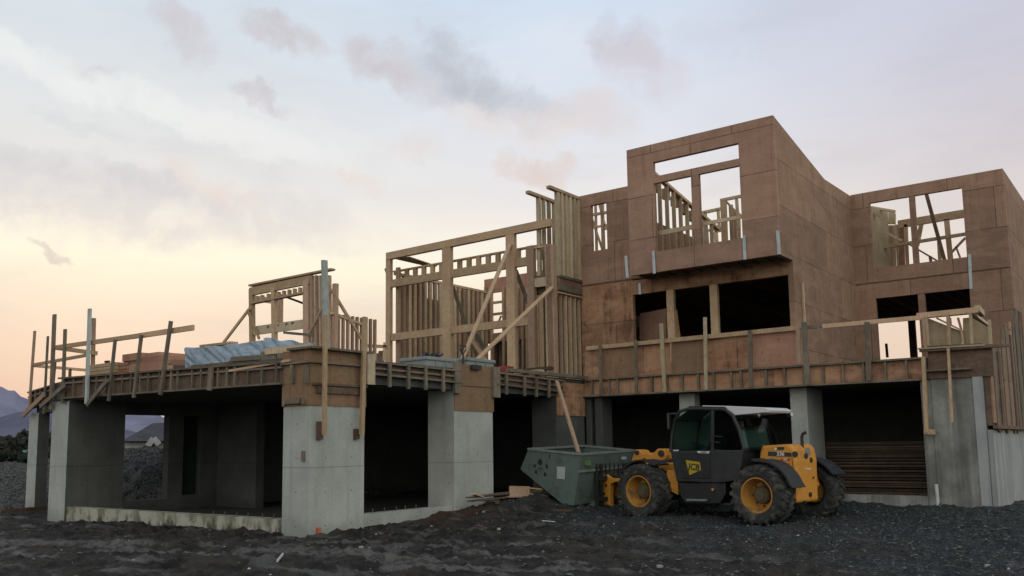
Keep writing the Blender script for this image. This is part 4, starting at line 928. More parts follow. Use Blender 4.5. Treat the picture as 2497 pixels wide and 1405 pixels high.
# ================================================================ MATERIALS STORED ON THE DECK
def tarp_stack():
    t = empty('tarped_lumber', 'long lumber stack wrapped in crumpled pale blue tarpaulin on the deck', 'lumber stack')
    y0 = .55; A_ = P(453,848,1,y0); dep = 1.15; B_ = P(757,822,1,y0+dep); zb = 3.2; x0, x1 = A_.x, B_.x; zt0, zt1 = A_.z, P(698,821,1,y0).z
    MB().prism([(x0+.06,y0+.08,zb),(x1-.05,y0+.08,zb),(x1-.05,y0+.08,zt1-.08),(x0+.06,y0+.08,zt0-.05)], (0,dep-.16,0)).build('lumber', M['lum'], t)
    nu, nv = 260, 90; V = []; F = []
    xs_ = np.linspace(x0-.0, x1, nu); 
    path = []                                    # across: front bottom -> top -> back
    for k in range(nv):
        s = k/(nv-1)
        if s < .5: path.append((0, s/.5))
        elif s < .75: path.append(((s-.5)/.25, 1))
        else: path.append((1, 1-(s-.75)/.25))
    def fold(x, s):
        v1 = float(vnoise(np.array([x*3.1+s*5.5]), np.array([s*2.2+x*.4]), 77)[0])-.5; v2 = float(vnoise(np.array([x*8+s*11]), np.array([s*4-x]), 78)[0])-.5
        return .07*v1+.035*v2+.006*math.sin((x*1.3+s*1.9)*19+math.sin(x*4)*2)
        g = (x-x0)/(x1-x0); f = .016*math.sin((x*1.0+s*2.3)*9+2*math.sin(x*2.1))*(.35+.65*math.sin(g*3.1))+.007*math.sin((x*1.3+s*1.6)*21+math.sin(x*5))
        return f
    for i, x in enumerate(xs_):
        zt_ = zt0+(zt1-zt0)*i/(nu-1)+.015*math.sin(x*2.3)
        for k, (a, h) in enumerate(path):
            s = k/(nv-1); f = fold(x, s); endp = min(1, (x-x0)/.05, (x1-x)/.05) if 0 < i < nu-1 else 0
            z = zb-.02+(zt_-zb)*h; y = y0+dep*a
            if s < .5: y -= f*1.0+.03*(1-h)
            elif s < .75: z += f*.7
            else: y += f
            bite = .25*max(0, math.sin((x-x0)*1.35+.4)) if s < .1 and False else 0
            V.append((x, y, z+bite))
    for i in range(nu-1):
        for k in range(nv-1): a = i*nv+k; F.append((a, a+nv, a+nv+1, a+1))
    F.append(tuple(range(nv))); F.append(tuple((nu-1)*nv+k for k in reversed(range(nv))))
    me = bpy.data.meshes.new('tarpaulin'); me.from_pydata(V, [], F); me.materials.append(M['tarp']); o = bpy.data.objects.new('tarpaulin', me); COL.objects.link(o); o.parent = t
    for p in me.polygons: p.use_smooth = len(p.vertices) == 4
    # crumpled end of the sheet
    n = 40; m_ = 26; V = []; F = []
    for i in range(n):
        for k in range(m_):
            g = i/(n-1); h = k/(m_-1); y = y0-.06+(dep+.12)*g; zt_ = zt1+.02
            cr = abs(math.sin((g*2.6+h*1.7)*3.1))**.6*.10+.08*(float(vnoise(np.array([g*7.]), np.array([h*5.]), 91)[0])-.3)
            V.append((x1+.02+cr*(1-.6*h), y, zb+.0+(zt_-zb)*h+.02*math.sin(g*15)))
    for i in range(n-1):
        for k in range(m_-1): q = i*m_+k; F.append((q, q+m_, q+m_+1, q+1))
    me = bpy.data.meshes.new('flap'); me.from_pydata(V, [], F); me.materials.append(M['tarp']); o = bpy.data.objects.new('flap', me); COL.objects.link(o); o.parent = t
    md = o.modifiers.new('s', 'SOLIDIFY'); md.thickness = .006
    for lab in ('thin board lying on top of the tarp covered stack',):
        o = spx('loose_board', (495,845), (572,836), 1, y0+.5, .05, .18, M['lum']); tag(o, lab, 'board')
    o = spx('loose_board', (700,812), (758,817), 1, y0+.9, .05, .2, M['lum_old']); tag(o, 'dark board lying on the right end of the tarp covered stack', 'board')
tarp_stack()
def bd(lab, a, b, y_, w_, t_, m_, nm='loose_board', g=None): o = spx(nm, a, b, 1, y_, w_, t_, M[m_]); tag(o, lab, 'board', g); return o
bd('pale beam offcut lying level in front of the bunched tarp end', (653,858), (757,848), .12, .12, .14, 'lum_pale')
bd('brown beam under the pale beam at the near corner of the deck', (686,876), (760,866), .16, .20, .2, 'lum_old')
bd('thick brown block stacked left of the corner beams', (646,870), (684,866), .18, .17, .2, 'lum_old')
bd('weathered plank on the deck edge in front of the tarp, upper of two', (573,877), (645,872), .2, .09, .2, 'lum_old')
bd('weathered plank on the deck edge in front of the tarp, lower of two', (566,887), (690,876), .22, .10, .18, 'timber_dark')
bd('long thin lath lying on the ledge of the slab formwork', (560,905), (708,879), -.06, .045, .06, 'lum')
bd('long plank lying on the deck edge between the red bundle and the tarp', (476,897), (566,889), .05, .09, .2, 'lum_old')
bd('flat brown board between the red plywood bundle and the tarp stack', (424,893), (474,897), .9, .07, .3, 'timber_dark')
# tan lumber pile at the left
t = empty('lumber_pile', 'neat pile of tan boards behind the left guard rail', 'lumber pile')
for r in range(5):
    z_ = 3.22+r*.085
    a = P(214, 915, 1, .6); b = P(280, 905, 1, .6); MB().box((a.x+random.uniform(0,.05),.6,z_),(b.x-random.uniform(0,.04),1.5,z_+.075)).build('board', M[['lum','lum_pale'][r % 2]], t)
t = empty('plywood_bundle', 'dark orange bundle of form panels between the tan boards and the red bundle', 'panel bundle')
for r in range(5):
    a = P(279,905,1,.7); b = P(312,903,1,.7); MB().box((a.x,.7,3.22+r*.08),(b.x,1.5,3.22+r*.08+.07)).build('panel', M['brick' if r < 3 else 'ply_red'], t)
t = empty('plywood_bundle', 'stacked reddish plywood panels with a lumpy top behind the leaning posts', 'panel bundle')
def blk(px0, px1, pt, pb, y_, m_, d_=1.0, nm='panel'):
    a = P(px0, pt, 1, y_); b = P(px1, pb, 1, y_); MB().box((a.x, y_, max(3.2, b.z)), (b.x, y_+d_, a.z)).build(nm, M[m_], t, bev=.01)
blk(298,340,865,877,.7,'ply_red'); blk(301,388,877,893,.75,'ply_red'); blk(340,386,864,880,.9,'ply_red'); blk(384,404,869,880,.9,'ply_red'); blk(388,425,880,893,.8,'ply_red')
blk(305,335,892,903,.72,'lum_red'); blk(336,405,889,906,.7,'ply_red'); blk(310,420,903,914,.72,'lum_red')
MB().prism([P(348,872,1,.85),P(354,862,1,.85),P(372,862,1,.85),P(384,868,1,.85),P(386,876,1,.85)], (0,.7,0)).build('wrapping', M['ply_red'], t)
o = MB().box(P(257,890,1,.9)-Vector((.03,0,.05)), P(262,882,1,.9)+Vector((.03,.05,.02))).box(P(255,884,1,.9)+Vector((-.02,0,0)), P(264,881,1,.9)+Vector((.0,.05,.02))).build('offcut', M['timber_dark']); tag(o, 'small dark wood offcut standing on the tan board pile', 'offcut')

# grey lidded bins and pump handle on the deck near the middle pier
def deck_bin(lab, p0, p1, pt, pb, v):
    t = empty('grey_bin', lab, 'bin', 'grey bins on the deck edge'); a = P(p0, pt, 0, v); b = P(p1, pb, 0, v); y0, y1, zt_, zb_ = a.y, b.y, a.z, 3.2
    MB().box((v-.75,y0+.03,zb_),(v,y1-.03,zt_-.06)).build('body', M['bin'], t, bev=.03)
    MB().box((v-.78,y0,zt_-.08),(v+.03,y1,zt_)).build('lid', M['bin'], t, bev=.02)
    for k in range(1, 3): y_ = y0+(y1-y0)*k/3; MB().box((v,y_-.02,zb_),(v+.02,y_+.02,zt_-.08)).build('rib', M['bin'], t)
    return y0, y1, zt_
M['bin'] = paint('bin_grey', (.24,.265,.255), .6, .3, .25, (.12,.12,.11))
a = deck_bin('grey ribbed bin on the deck edge with dark scraps piled on its lid', 1038, 1112, 868, 893, -.35)
mb = MB(); rg = np.random.RandomState(9)
for k in range(16):
    c = Vector((-.6+rg.uniform(-.2,.2), (a[0]+a[1])/2+rg.uniform(-.25,.25), a[2]+.03+rg.uniform(0,.06))); d = Vector(rg.normal(size=3)*.07); d.z *= .35; mb.beam(c-d, c+d, .07, .03)
tag(mb.build('scrap_heap', M['black']), 'dark scraps piled on the left grey bin', 'scraps')
deck_bin('grey ribbed bin on the deck edge behind the middle pier under the long brace', 1137, 1207, 871, 893, -.35)
t = empty('pallet_jack', 'black looped pump handle standing between the two grey bins', 'hand truck')
h = P(1129,850,0,-.3); MB().tube([(h.x,h.y,3.25),(h.x,h.y,h.z-.1)], .025).build('shaft', M['black'], t)
MB().tube([(h.x,h.y,h.z-.12),(h.x,h.y-.10,h.z-.02),(h.x,h.y-.10,h.z+.06),(h.x,h.y+.10,h.z+.06),(h.x,h.y+.10,h.z-.02),(h.x,h.y,h.z-.12)], .018).build('handle', M['black'], t)
MB().box((h.x-.15,h.y-.15,3.2),(h.x+.4,h.y+.15,3.3)).build('base', M['black'], t)
# scraps beside the bay
for lab, a, b, y_, w_, m_ in (('brown board end lying at the foot of the stud bay', (1290,903), (1345,898), 8.0, .09, 'timber_dark'), ('pale block lying at the foot of the stud bay', (1300,910), (1322,908), 7.6, .14, 'lum_pale'), ('pale offcut lying left of the stud bay', (1268,908), (1300,908), 7.2, .09, 'lum')):
    bd(lab, a, b, y_, w_, .2, m_)
q = P(1230,898,1,9.5); MB2 = MB().box((q.x-.2,9.4,3.2),(q.x+.2,9.7,q.z+.05)); tag(MB2.build('fuel_can', M['red'], bev=.04), 'red plastic can standing on the deck beside the frame post', 'can')

# rows of material low behind the deck at px 900-945
for lab, a, b, w_, m_ in (('sagging board across the gap left of the tall frame', (893,843), (945,846), .10, 'lum'), ('short upright plank left of the tall frame', (940,835), (938,880), .14, 'lum')):
    bd(lab, a, b, 8.5, w_, .05, m_)
for k, px in enumerate((899,910,921,930)):
    bd(('reddish','tan','grey','dark')[k]+' upright block in the low row left of the tall frame', (px,862-(k%2)*6), (px,885), 8.8, .16, .1, ['lum_red','lum','lum_old','timber_dark'][k], 'block')

# ================================================================ STACK OF LONG TIMBERS INSIDE THE RIGHT BAY
prev = None; z_ = .36; k = 0
while z_ < 1.50:
    h_ = random.choice([.045,.05,.05,.075]); x0 = 5.2+random.uniform(-.08,.08); 
    o = MB().box((x0,10.6+random.uniform(-.05,.05),z_),(8.0+random.uniform(-.05,.04),11.6,z_+h_-.006)).build('stacked_plank', M['timber_stack'])
    tag(o, 'long brown plank in the dark stack inside the right garage bay', 'plank', 'long planks stacked inside the right bay'); z_ += h_+random.choice([0,.004,.018]); k += 1
o = MB().tube([(P(2287,1222,1,8.9).x,8.9,.1),(P(2283,1181,1,8.9).x,8.9,P(2283,1181,1,8.9).z)], .034, 14).build('pvc_pipe', M['pvc']); tag(o, 'short white plastic pipe standing against the right pier', 'pipe')

# ================================================================ SKIP
def skip():
    t = empty('tipping_skip', 'dark green steel tipping skip carried on the forks with a pale notice on its side', 'skip'); Y1 = 6.2
    q = [(1290,1095),(1417,1108),(1398,1232),(1372,1228),(1270,1144)]
    pr = [P(*a, 1, Y1) for a in q]; R_ = pr[1]; far = P(1546, 1095, 0, R_.x); vec = far-R_; vec.z *= .6; L = vec.length
    th = .012
    # side plate near, side plate far, and shell panels between
    MB().prism(pr, Vector((0,.012,0))).build('side_plate', M['skip'], t)
    MB().prism([p+vec for p in pr], Vector((0,.012,0))).build('side_plate', M['skip'], t)
    for nm, i, j in (('back_panel',1,2),('bottom_panel',2,3),('sloping_panel',3,4),('front_panel',4,0)):
        a, b = pr[i], pr[j]; d = (b-a).normalized(); n = Vector((d.z,0,-d.x))
        MB().prism([a, b, b-n*.012, a-n*.012], vec).build(nm, M['skip'], t)
    e = .035
    MB().beam(pr[0]-Vector((.03,0,0)), pr[1]+Vector((.03,0,0)), .05, .05, (0,1,0)).beam(pr[1], pr[1]+vec, .05, .05, (1,0,0)).beam(pr[0], pr[0]+vec, .05, .05, (1,0,0)).beam(pr[0]+vec, pr[1]+vec, .05, .05, (0,1,0)).build('rim', M['skip_edge'], t)
    m0 = lerp(pr[1], pr[2], .34)
    MB().beam(m0+Vector((.02,0,0)), m0+vec+Vector((.02,0,0)), .05, .04, (0,0,1)).build('waist_rail', M['skip_edge'], t)
    # fork pockets
    for g in (.35, .68):
        c = lerp(pr[2], pr[3], .3)+vec*g; MB().box((c.x-.6,c.y-.12,c.z-.10),(c.x+.2,c.y+.12,c.z+.02)).build('fork_pocket', M['skip'], t)
    # notice and old paint marks
    MB().prism([P(1358,1138,1,Y1-.012),P(1378,1139,1,Y1-.012),P(1377,1169,1,Y1-.012),P(1358,1167,1,Y1-.012)], (0,.008,0)).build('notice', M['paper'], t)
    for px, py, rx, ry in ((1317,1127,9,10),(1304,1136,5,6),(1333,1138,5,8),(1307,1151,5,7),(1329,1157,5,7),(1318,1143,11,1.6),(1340,1113,2,9)):
        c = P(px, py, 1, Y1-.006); s = 14.8/FPX; poly = [c+Vector((math.cos(a)*rx*s*(1+.12*math.sin(3*a+px)), 0, math.sin(a)*ry*s*(1+.1*math.cos(2*a+py)))) for a in np.linspace(0, 6.283, 14, endpoint=False)]
        MB().prism(poly, (0,.004,0)).build('paint_mark', M['mark'], t)
    c0 = lerp(pr[1], pr[2], .17)+vec*.12+Vector((.018,0,0)); MB().box((c0.x,c0.y-.12,c0.z-.07),(c0.x+.004,c0.y+.15,c0.z+.06)).build('worn_sticker', M['decal_g'], t)
    c0 = lerp(pr[1], pr[2], .15)+vec*.80+Vector((.018,0,0)); MB().box((c0.x,c0.y-.12,c0.z-.03),(c0.x+.004,c0.y+.12,c0.z+.04)).build('worn_sticker', M['paper'], t)
    return pr, vec
M['decal_g'] = paint('decal_green', (.14,.22,.08), .6, .3, .5, (.05,.08,.05))
SK, SV = skip()
o = MB().beam(P(1411,1104,1,6.55), P(1358,930,1,7.4), .10, .04, (0,1,0)).build('long_board', M['lum_red']); tag(o, 'long pale board standing up out of the green skip', 'board')

# ================================================================ TELEHANDLER
def telehandler():
    t = empty('telehandler', 'yellow and black telescopic handler with muddy tyres parked holding the green skip', 'telehandler')
    fw = Vector((-.986,.165,0)).normalized(); lf = Vector((fw.y*-1, fw.x, 0)); O = Vector((5.89,5.76,0))-lf*1.0
    t.location = O
    def T(u, w, z): return O+fw*u+lf*w+Vector((0,0,z))
    def G(px, py, w):
        d = ray(px, py); s = ((O+lf*w-CAM).dot(lf))/d.dot(lf); p = CAM+d*s-O; return (p.dot(fw), p.z)
    def add(mb, nm, m_, smooth=False, bev=0, parent=None):
        o = mb.build(nm, M[m_] if isinstance(m_, str) else m_, None, smooth, bev); 
        p = parent or t; o.parent = p
        if parent is None: o.matrix_parent_inverse = Matrix.Translation(-O)
        return o
    def prof(poly, w0, w1): return MB().prism([T(u, w0, z) for u, z in poly], lf*(w1-w0))
    R = .57; RS = .912
    def wheel(u, side):
        c = T(u, side*.98, R); ax = lf*side
        tyre = MB()
        pr_ = [(.34,-.19),(.40,-.235),(.50,-.245),(.555,-.235),(.592,-.18),(.60,-.08),(.60,.08),(.592,.18),(.555,.235),(.50,.245),(.40,.235),(.34,.19)]
        pr_ = [(a*RS, b) for a, b in pr_]; tyre.lathe(c, ax, pr_+[pr_[0]], 56)
        # chevron lugs
        a1 = Vector((0,0,1)); a2 = ax.cross(a1)
        for k in range(22):
            for sgn in (-1, 1):
                th = 2*math.pi*(k+(.5 if sgn > 0 else 0))/22
                def q(th_, w_, r_): return c+(a1*math.cos(th_)+a2*math.sin(th_))*r_*RS+ax*w_
                dth = .095; sk = .20
                pts = []
                for rr in (0, 1):
                    for (w_, tt) in ((.0, th), (.0, th+dth), (sgn*.235, th+dth+sk), (sgn*.235, th+sk)):
                        r_ = (.585 if abs(w_) < .1 else .545) if rr == 0 else (.632 if abs(w_) < .1 else .605)
                        pts.append(q(tt, w_, r_))
                tyre.quadbox(pts)
                pts = []
                for rr in (0, 1):
                    for (w_, tt, r_) in ((sgn*.235, th+sk, .60), (sgn*.235, th+sk+dth, .60), (sgn*.248, th+sk+dth+.05, .50), (sgn*.248, th+sk+.05, .50)):
                        pts.append(q(tt, w_-sgn*.02+sgn*rr*.035, r_))
                tyre.quadbox(pts)
        hub = MB().lathe(c, ax, [(.17,-.06),(.165,.04),(.13,.075),(.10,.08),(.095,.10),(.0001,.105)], 28)
        for k in range(8):
            a = 2*math.pi*k/8; p = c+(a1*math.cos(a)+a2*math.sin(a))*.21; hub.tube([p+ax*(-.06), p+ax*(-.02)], .018, 6)
        wt = add(hub, 'wheel', 'hubm', True)
        add(tyre, 'tyre', 'rubber', parent=wt)
        # deep dished rim
        rim = MB().lathe(c, ax, [(.335,.19),(.328,.215),(.305,.215),(.293,.17),(.25,-.02),(.235,-.06),(.0001,-.06)], 40)
        add(rim, 'rim', 'rim', True, parent=wt)
    for u in (0, 2.75):
        for s in (1, -1): wheel(u, s)
    # axles and chassis
    for u in (0, 2.75): add(MB().tube([T(u,-.85,R),T(u,.85,R)], .11, 12).lathe(T(u,0,R), lf, [(.0001,-.25),(.2,-.18),(.24,0),(.2,.18),(.0001,.25)], 20), 'axle', 'black', True)
    add(prof([(-.35,.55),(3.1,.55),(3.25,.75),(3.1,.98),(-.35,.98)], -.42, .42), 'chassis', 'black', bev=.02)
    add(prof([(2.3,.6),(3.25,.62),(3.45,.9),(3.3,1.12),(2.3,1.15)], -.40, .40), 'front_frame', 'yellow', bev=.02)
    add(prof([(2.05,.50),(2.35,.62),(2.3,1.0),(2.02,.98)], .45, .80), 'front_bracket', 'yellow', bev=.01)
    # rear engine body / counterweight: yellow, rounded tail
    side_ = [G(px, py, .62) for px, py in ((1853,1087),(1924,1083),(1934,1094),(1940,1125),(1941,1180),(1940,1236),(1936,1234),(1937,1185),(1915,1152),(1880,1132),(1850,1128))]
    uR = G(1941,1180,.62)[0]
    side_ = [(u, z) for u, z in side_]; side_ = side_[:5]+[(uR, G(1991,1221,-.2)[1]+.0),(uR+.12,.40),(uR+.30,.42)]+side_[7:]
    ec = add(prof(side_, -.22, .62), 'engine_cover', 'yellow', bev=.05)
    add(prof([(uR+.15,.78),(uR+.15,.55),(0,.55),(0,.78)], -.5, -.22), 'frame_tail', 'black', bev=.02)
    # boom running forward on the right of the cab then down in front
    add(MB().beam(T(-.3,-.14,1.30), T(3.35,-.14,1.20), .24, .30, lf), 'boom', 'yellow', bev=.015)
    bh = [G(px, py, .1) for px, py in ((1541,1118),(1549,1096),(1560,1098),(1566,1106),(1578,1104),(1590,1108),(1603,1094),(1620,1096),(1624,1112),(1620,1126),(1626,1140),(1600,1138),(1575,1142),(1538,1134))]
    add(prof(bh, -.22, .10), 'boom_nose', 'yellow', bev=.02)
    for px, py, r_ in ((1553,1104,.05),(1612,1106,.07),(1571,1122,.04)):
        u, z = G(px, py, .12); add(MB().tube([T(u,.09,z),T(u,.14,z)], r_, 12), 'pivot_pin', 'black', True)
    add(MB().tube([T(2.2,.14,1.24),T(3.1,.14,1.12)], .05, 10), 'lift_cylinder', 'black', True)
    dn = [G(px, py, .25) for px, py in ((1466,1158),(1478,1157),(1486,1166),(1503,1167),(1506,1174),(1488,1180),(1487,1210),(1489,1243),(1465,1243),(1467,1215),(1463,1185))]
    add(prof(dn, .12, .25), 'carriage_arm', 'yellow', bev=.012); add(prof(dn, -.30, -.18), 'carriage_arm', 'yellow', bev=.012)
    for px, py in ((1472,1167),(1478,1184),(1473,1204),(1470,1228)):
        u, z = G(px, py, .26); add(MB().tube([T(u,.24,z),T(u,.265,z)], .028, 10), 'pivot_pin', 'black', True)
    add(MB().beam(T(3.3,-.02,1.15), T(4.35,-.02,.72), .2, .2, lf), 'boom_head', 'black', bev=.01)
    # fork carriage with upright bars and two forks
    uc = G(1455, 1180, .6)[0]
    fr_ = MB(); 
    for z in (.32,.78): fr_.beam(T(uc,-.62,z), T(uc,.62,z), .09, .05, (0,0,1))
    for w in (-.6,.6): fr_.beam(T(uc,w,.06), T(uc,w,1.05), .06, .06, fw)
    add(fr_, 'fork_carriage', 'black', bev=.008)
    for k in range(9): w = -.6+k*.15; add(MB().beam(T(uc-.02,w,.8), T(uc-.02,w,1.12), .022, .022, fw), 'guard_bar', 'black')
    for w in (.42,-.42):
        f_ = MB().beam(T(uc+.03,w,.08), T(uc+.03,w,1.10), .10, .045, lf).beam(T(uc+.03,w,.085), T(uc+1.1,w,.085), .10, .045, lf); add(f_, 'fork', 'black')
    # grip guard seen over the tyre
    for px in (1470,1482,1494,1506): pass
    # cab
    W0, W1 = -.02, .93
    cabp = [G(px, py, .93) for px, py in ((1634,1100),(1637,1060),(1643,1025),(1656,1003),(1680,996),(1765,998),(1784,1012),(1800,1045),(1812,1095))]
    lowp = [G(px, py, .93) for px, py in ((1634,1100),(1812,1097),(1806,1140),(1795,1172),(1760,1178),(1650,1176))]
    add(prof(lowp, W0, W1), 'cab_body', 'black', bev=.02)
    # pillars: follow the outline on both sides
    for w in (W0+.03, W1-.03):
        pts = [T(u, w, z) for u, z in cabp]; mb = MB()
        mb.tube(pts, .035, 8); add(mb, 'cab_pillar', 'black', True)
    u1, z1 = G(1737,1098,.93); u2, z2 = G(1737,998,.93)
    for w in (W0+.03, W1-.03): add(MB().beam(T(u1,w,z1), T(u2,w,z2), .07, .05, fw), 'cab_pillar', 'black')
    for i in (0, 2, 4, 5, 7, 8): u, z = cabp[i]; add(MB().beam(T(u,W0,z), T(u,W1,z), .05, .05, fw), 'cab_crossbar', 'black')
    add(prof([(cabp[4][0],cabp[4][1]-.01),(cabp[5][0],cabp[5][1]-.01),(cabp[5][0],cabp[5][1]+.05),(cabp[4][0],cabp[4][1]+.05)], W0, W1), 'cab_roof', 'black')
    # glass panes
    def gl_(poly, w): return MB().prism([T(u, w, z) for u, z in poly], lf*.006)
    fp = [(cabp[i][0]-.03, cabp[i][1]-.03) for i in (0,1,2,3,4)]+[(u2+.05, z2-.06),(u1+.05, z1+.03)]
    rp = [(u1-.04, z1+.03),(u2-.04, z2-.06)]+[(cabp[i][0]+.03, cabp[i][1]-.03) for i in (5,6,7,8)]
    add(gl_(fp, W1-.02), 'door_window', 'glass'); add(gl_(rp, W1-.02), 'rear_side_window', 'glass_d'); add(gl_([fp[0],fp[1],fp[2],fp[3],(fp[4][0]+.02, fp[4][1]),(fp[4][0]-.10, fp[4][1]-.02),(fp[0][0]-.22, fp[0][1])], W0+.02), 'side_window', 'glass_g_reflection'); add(gl_(rp, W0+.02), 'side_window', 'glass_d')  # green wedge on the far side paints the windscreen's reflection
    for nm, a, b in (('windscreen',0,2),('windscreen_top',2,4),('rear_window',7,8)):
        (ua, za), (ub, zb) = cabp[a], cabp[b]
        add(MB().quadbox([T(ua,W0+.05,za),T(ua,W1-.05,za),T(ua+.006,W1-.05,za),T(ua+.006,W0+.05,za),T(ub,W0+.05,zb),T(ub,W1-.05,zb),T(ub+.006,W1-.05,zb),T(ub+.006,W0+.05,zb)]), nm, 'glass_g_reflection')
    # rear quarter: radiator screen sloping behind the cab
    qp = [G(px, py, .7) for px, py in ((1786,1012),(1826,1020),(1848,1055),(1854,1095),(1812,1098))]
    add(prof(qp, .05, .72), 'rear_quarter', 'glass_d', bev=.01)
    # seat and wheel
    add(prof([(1.0,1.0),(1.45,1.0),(1.45,1.12),(1.12,1.14),(1.02,1.75),(.92,1.75)], .22, .70), 'seat', 'grey', bev=.03)
    add(MB().lathe(T(1.72,.46,1.48), Vector(fw*-.5)+Vector((0,0,1)), [(.15,0),(.165,.015),(.18,0),(.165,-.015),(.15,0)], 20).tube([T(1.85,.46,1.15),T(1.72,.46,1.48)], .03, 8), 'steering_wheel', 'grey', True)
    # white roof spoiler with lamps
    rf = [G(px, py, .85) for px, py in ((1712,989),(1770,990),(1822,992),(1866,994),(1879,1000),(1876,1007),(1866,1006),(1835,1009),(1783,1014),(1778,1006),(1768,997),(1714,992))]
    add(prof(rf, .05, .86), 'roof_panel', 'white', bev=.012)
    for px, py in ((1845,1008),(1875,1007)):
        w = .8 if px < 1860 else .05; u, z = G(px, py, w if px < 1860 else .8)
        add(MB().tube([T(u+.04,w,z-.02),T(u-.05,w,z-.02)], .055, 14), 'work_lamp', 'black', True); add(MB().tube([T(u-.05,w,z-.02),T(u-.056,w,z-.02)], .042, 14), 'lamp_lens', 'lamp', True)
    # mirror
    add(MB().beam(T(cabp[3][0]+.02,W1,2.15), T(cabp[3][0]+.22,W1+.05,2.15), .03, .03), 'mirror_arm', 'black'); mr = add(MB().box((-.02,-.09,-.16),(.02,.09,.16)), 'mirror', 'black')
    mr.matrix_parent_inverse = Matrix(); mr.location = T(cabp[3][0]+.22,W1+.06,2.0)-O; mr.rotation_euler = (0,0,.3)
    # door: panel, handles, emblem
    dp = [G(px, py, .94) for px, py in ((1650,1104),(1731,1104),(1731,1166),(1664,1167))]
    dr = add(MB().prism([T(u,.93,z) for u, z in dp], lf*.018), 'door', 'black2', bev=.006)
    add(MB().prism([T(u,.949,z) for u, z in (G(1700,1100,.95),G(1731,1101,.95),G(1729,1106,.95),G(1703,1105,.95))], lf*.01), 'handle', 'white', parent=dr)
    add(MB().prism([T(u,.949,z) for u, z in (G(1641,1097,.95),G(1656,1097,.95),G(1654,1100,.95),G(1643,1100,.95))], lf*.01), 'hinge', 'white')
    e4 = [G(px, py, .95) for px, py in ((1672,1122),(1707,1127),(1710,1146),(1682,1159))]
    add(MB().prism([T(u,.949,z) for u, z in e4], lf*.004), 'emblem', 'black', parent=dr)
    e4b = [(u*.93+.07*1.58, z*.93+.07*1.06) for u, z in e4]
    add(MB().prism([T(u,.954,z) for u, z in e4], lf*.002), 'emblem_plate', 'decal', parent=dr)
    # window rail arc & grab bars in cab
    add(MB().tube([T(u1+.05,.95,z1+.28),T(u1-.25,.95,z1+.26)], .012, 8), 'grab_bar', 'grey'); add(MB().tube([T(u1+.05,.95,z1+.16),T(u1-.2,.95,z1+.15)], .012, 8), 'grab_bar', 'grey')
    # lower steps and tanks
    stp = [G(px, py, .95) for px, py in ((1648,1180),(1672,1178),(1680,1219),(1724,1221),(1722,1178),(1764,1180),(1762,1222),(1745,1231),(1722,1228),(1680,1226),(1658,1222))]
    lw_ = [G(px, py, .95) for px, py in ((1650,1178),(1765,1178),(1766,1205),(1752,1229),(1722,1230),(1668,1228),(1656,1212))]
    add(prof(lw_, .45, .90), 'step_box', 'black2', bev=.02)
    u, z = G(1676,1219,.97); u_, z__ = G(1722,1220,.97); add(MB().beam(T(u,.96,z), T(u_,.96,z__), .035, .08, (0,0,1)), 'step', 'skip_edge')
    u, z = G(1737,1194,.93); add(MB().tube([T(u,.90,z),T(u,.925,z)], .028, 12), 'side_reflector', 'amber')
    add(MB().beam(T(G(1655,1171,.95)[0],.95,G(1655,1171,.95)[1]), T(G(1702,1173,.95)[0],.95,G(1702,1173,.95)[1]), .02, .03, (0,0,1)), 'trim_strip', 'grey')
    # mudguards
    def guard(u, a0, a1, side, uoff=0, r_=.73):
        c = T(u+uoff, side*.78, R-.02); V = MB(); n = 14
        o1 = []; 
        for k in range(n+1):
            a = math.radians(a0+(a1-a0)*k/n); d = fw*math.cos(a)+Vector((0,0,1))*math.sin(a)
            rr = r_+(.03 if k in (0, n) else 0)
            for w_, r2 in ((-.14,rr-.018),(.33,rr-.018),(.33,rr+.018),(-.14,rr+.018)): V.v.append(tuple(c+d*r2+lf*side*w_))
        for k in range(n):
            a = k*4
            for i in range(4): V.f.append((a+i, a+4+i, a+4+(i+1) % 4, a+(i+1) % 4))
        V.f.append((0,1,2,3)); V.f.append((n*4+3,n*4+2,n*4+1,n*4))
        add(V, 'mudguard', 'grey', True)
    guard(0, 78, 166, 1, -.02, .655); guard(0, 60, 150, -1, -.02, .655); guard(2.75, 25, 125, 1, 0, .655); guard(2.75, 25, 125, -1, 0, .655)
    # exhaust
    u, z = G(1956,1082,.2); add(MB().tube([T(u,.2,z-.1),T(u,.2,z+.12),T(u-.02,.2,z+.18),T(u-.09,.2,z+.21)], .03, 12), 'exhaust', 'black', True)
    # markings on the engine cover
    def plate(nm, q_, m_, w=.665):
        return add(MB().prism([T(u,w-.010,z) for u, z in (G(px,py,w) for px, py in q_)], lf*.006), nm, m_, parent=ec)
    # engine cover side is at w=.62
    plate('number_plate', ((1873,1101),(1929,1104),(1929,1114),(1872,1112)), 'black', .63)
    plate('decal', ((1903,1119),(1927,1118),(1926,1124),(1903,1124)), 'decal_red', .63); plate('decal', ((1908,1129),(1926,1130),(1926,1133),(1908,1132)), 'decal_red', .63)
    plate('decal', ((1874,1117),(1890,1119),(1889,1129),(1875,1125)), 'grey2', .63); 
    plate('grille_slot', ((1895,1090),(1912,1090),(1911,1097),(1895,1097)), 'black', .63)
    for px, py, r_ in ((1937,1108,.055),(1921,1139,.028),(1890,1095,.022)):
        u, z = G(px, py, .64); add(MB().tube([T(u,.60,z),T(u,.63,z)], r_, 14), 'port', 'black' if px != 1890 else 'lamp', True, parent=ec)
    def GB(px, py):
        d = ray(px, py); s = ((O+fw*(uR-.0)-CAM).dot(fw))/d.dot(fw); p = CAM+d*s-O; return (p.dot(lf), p.z)
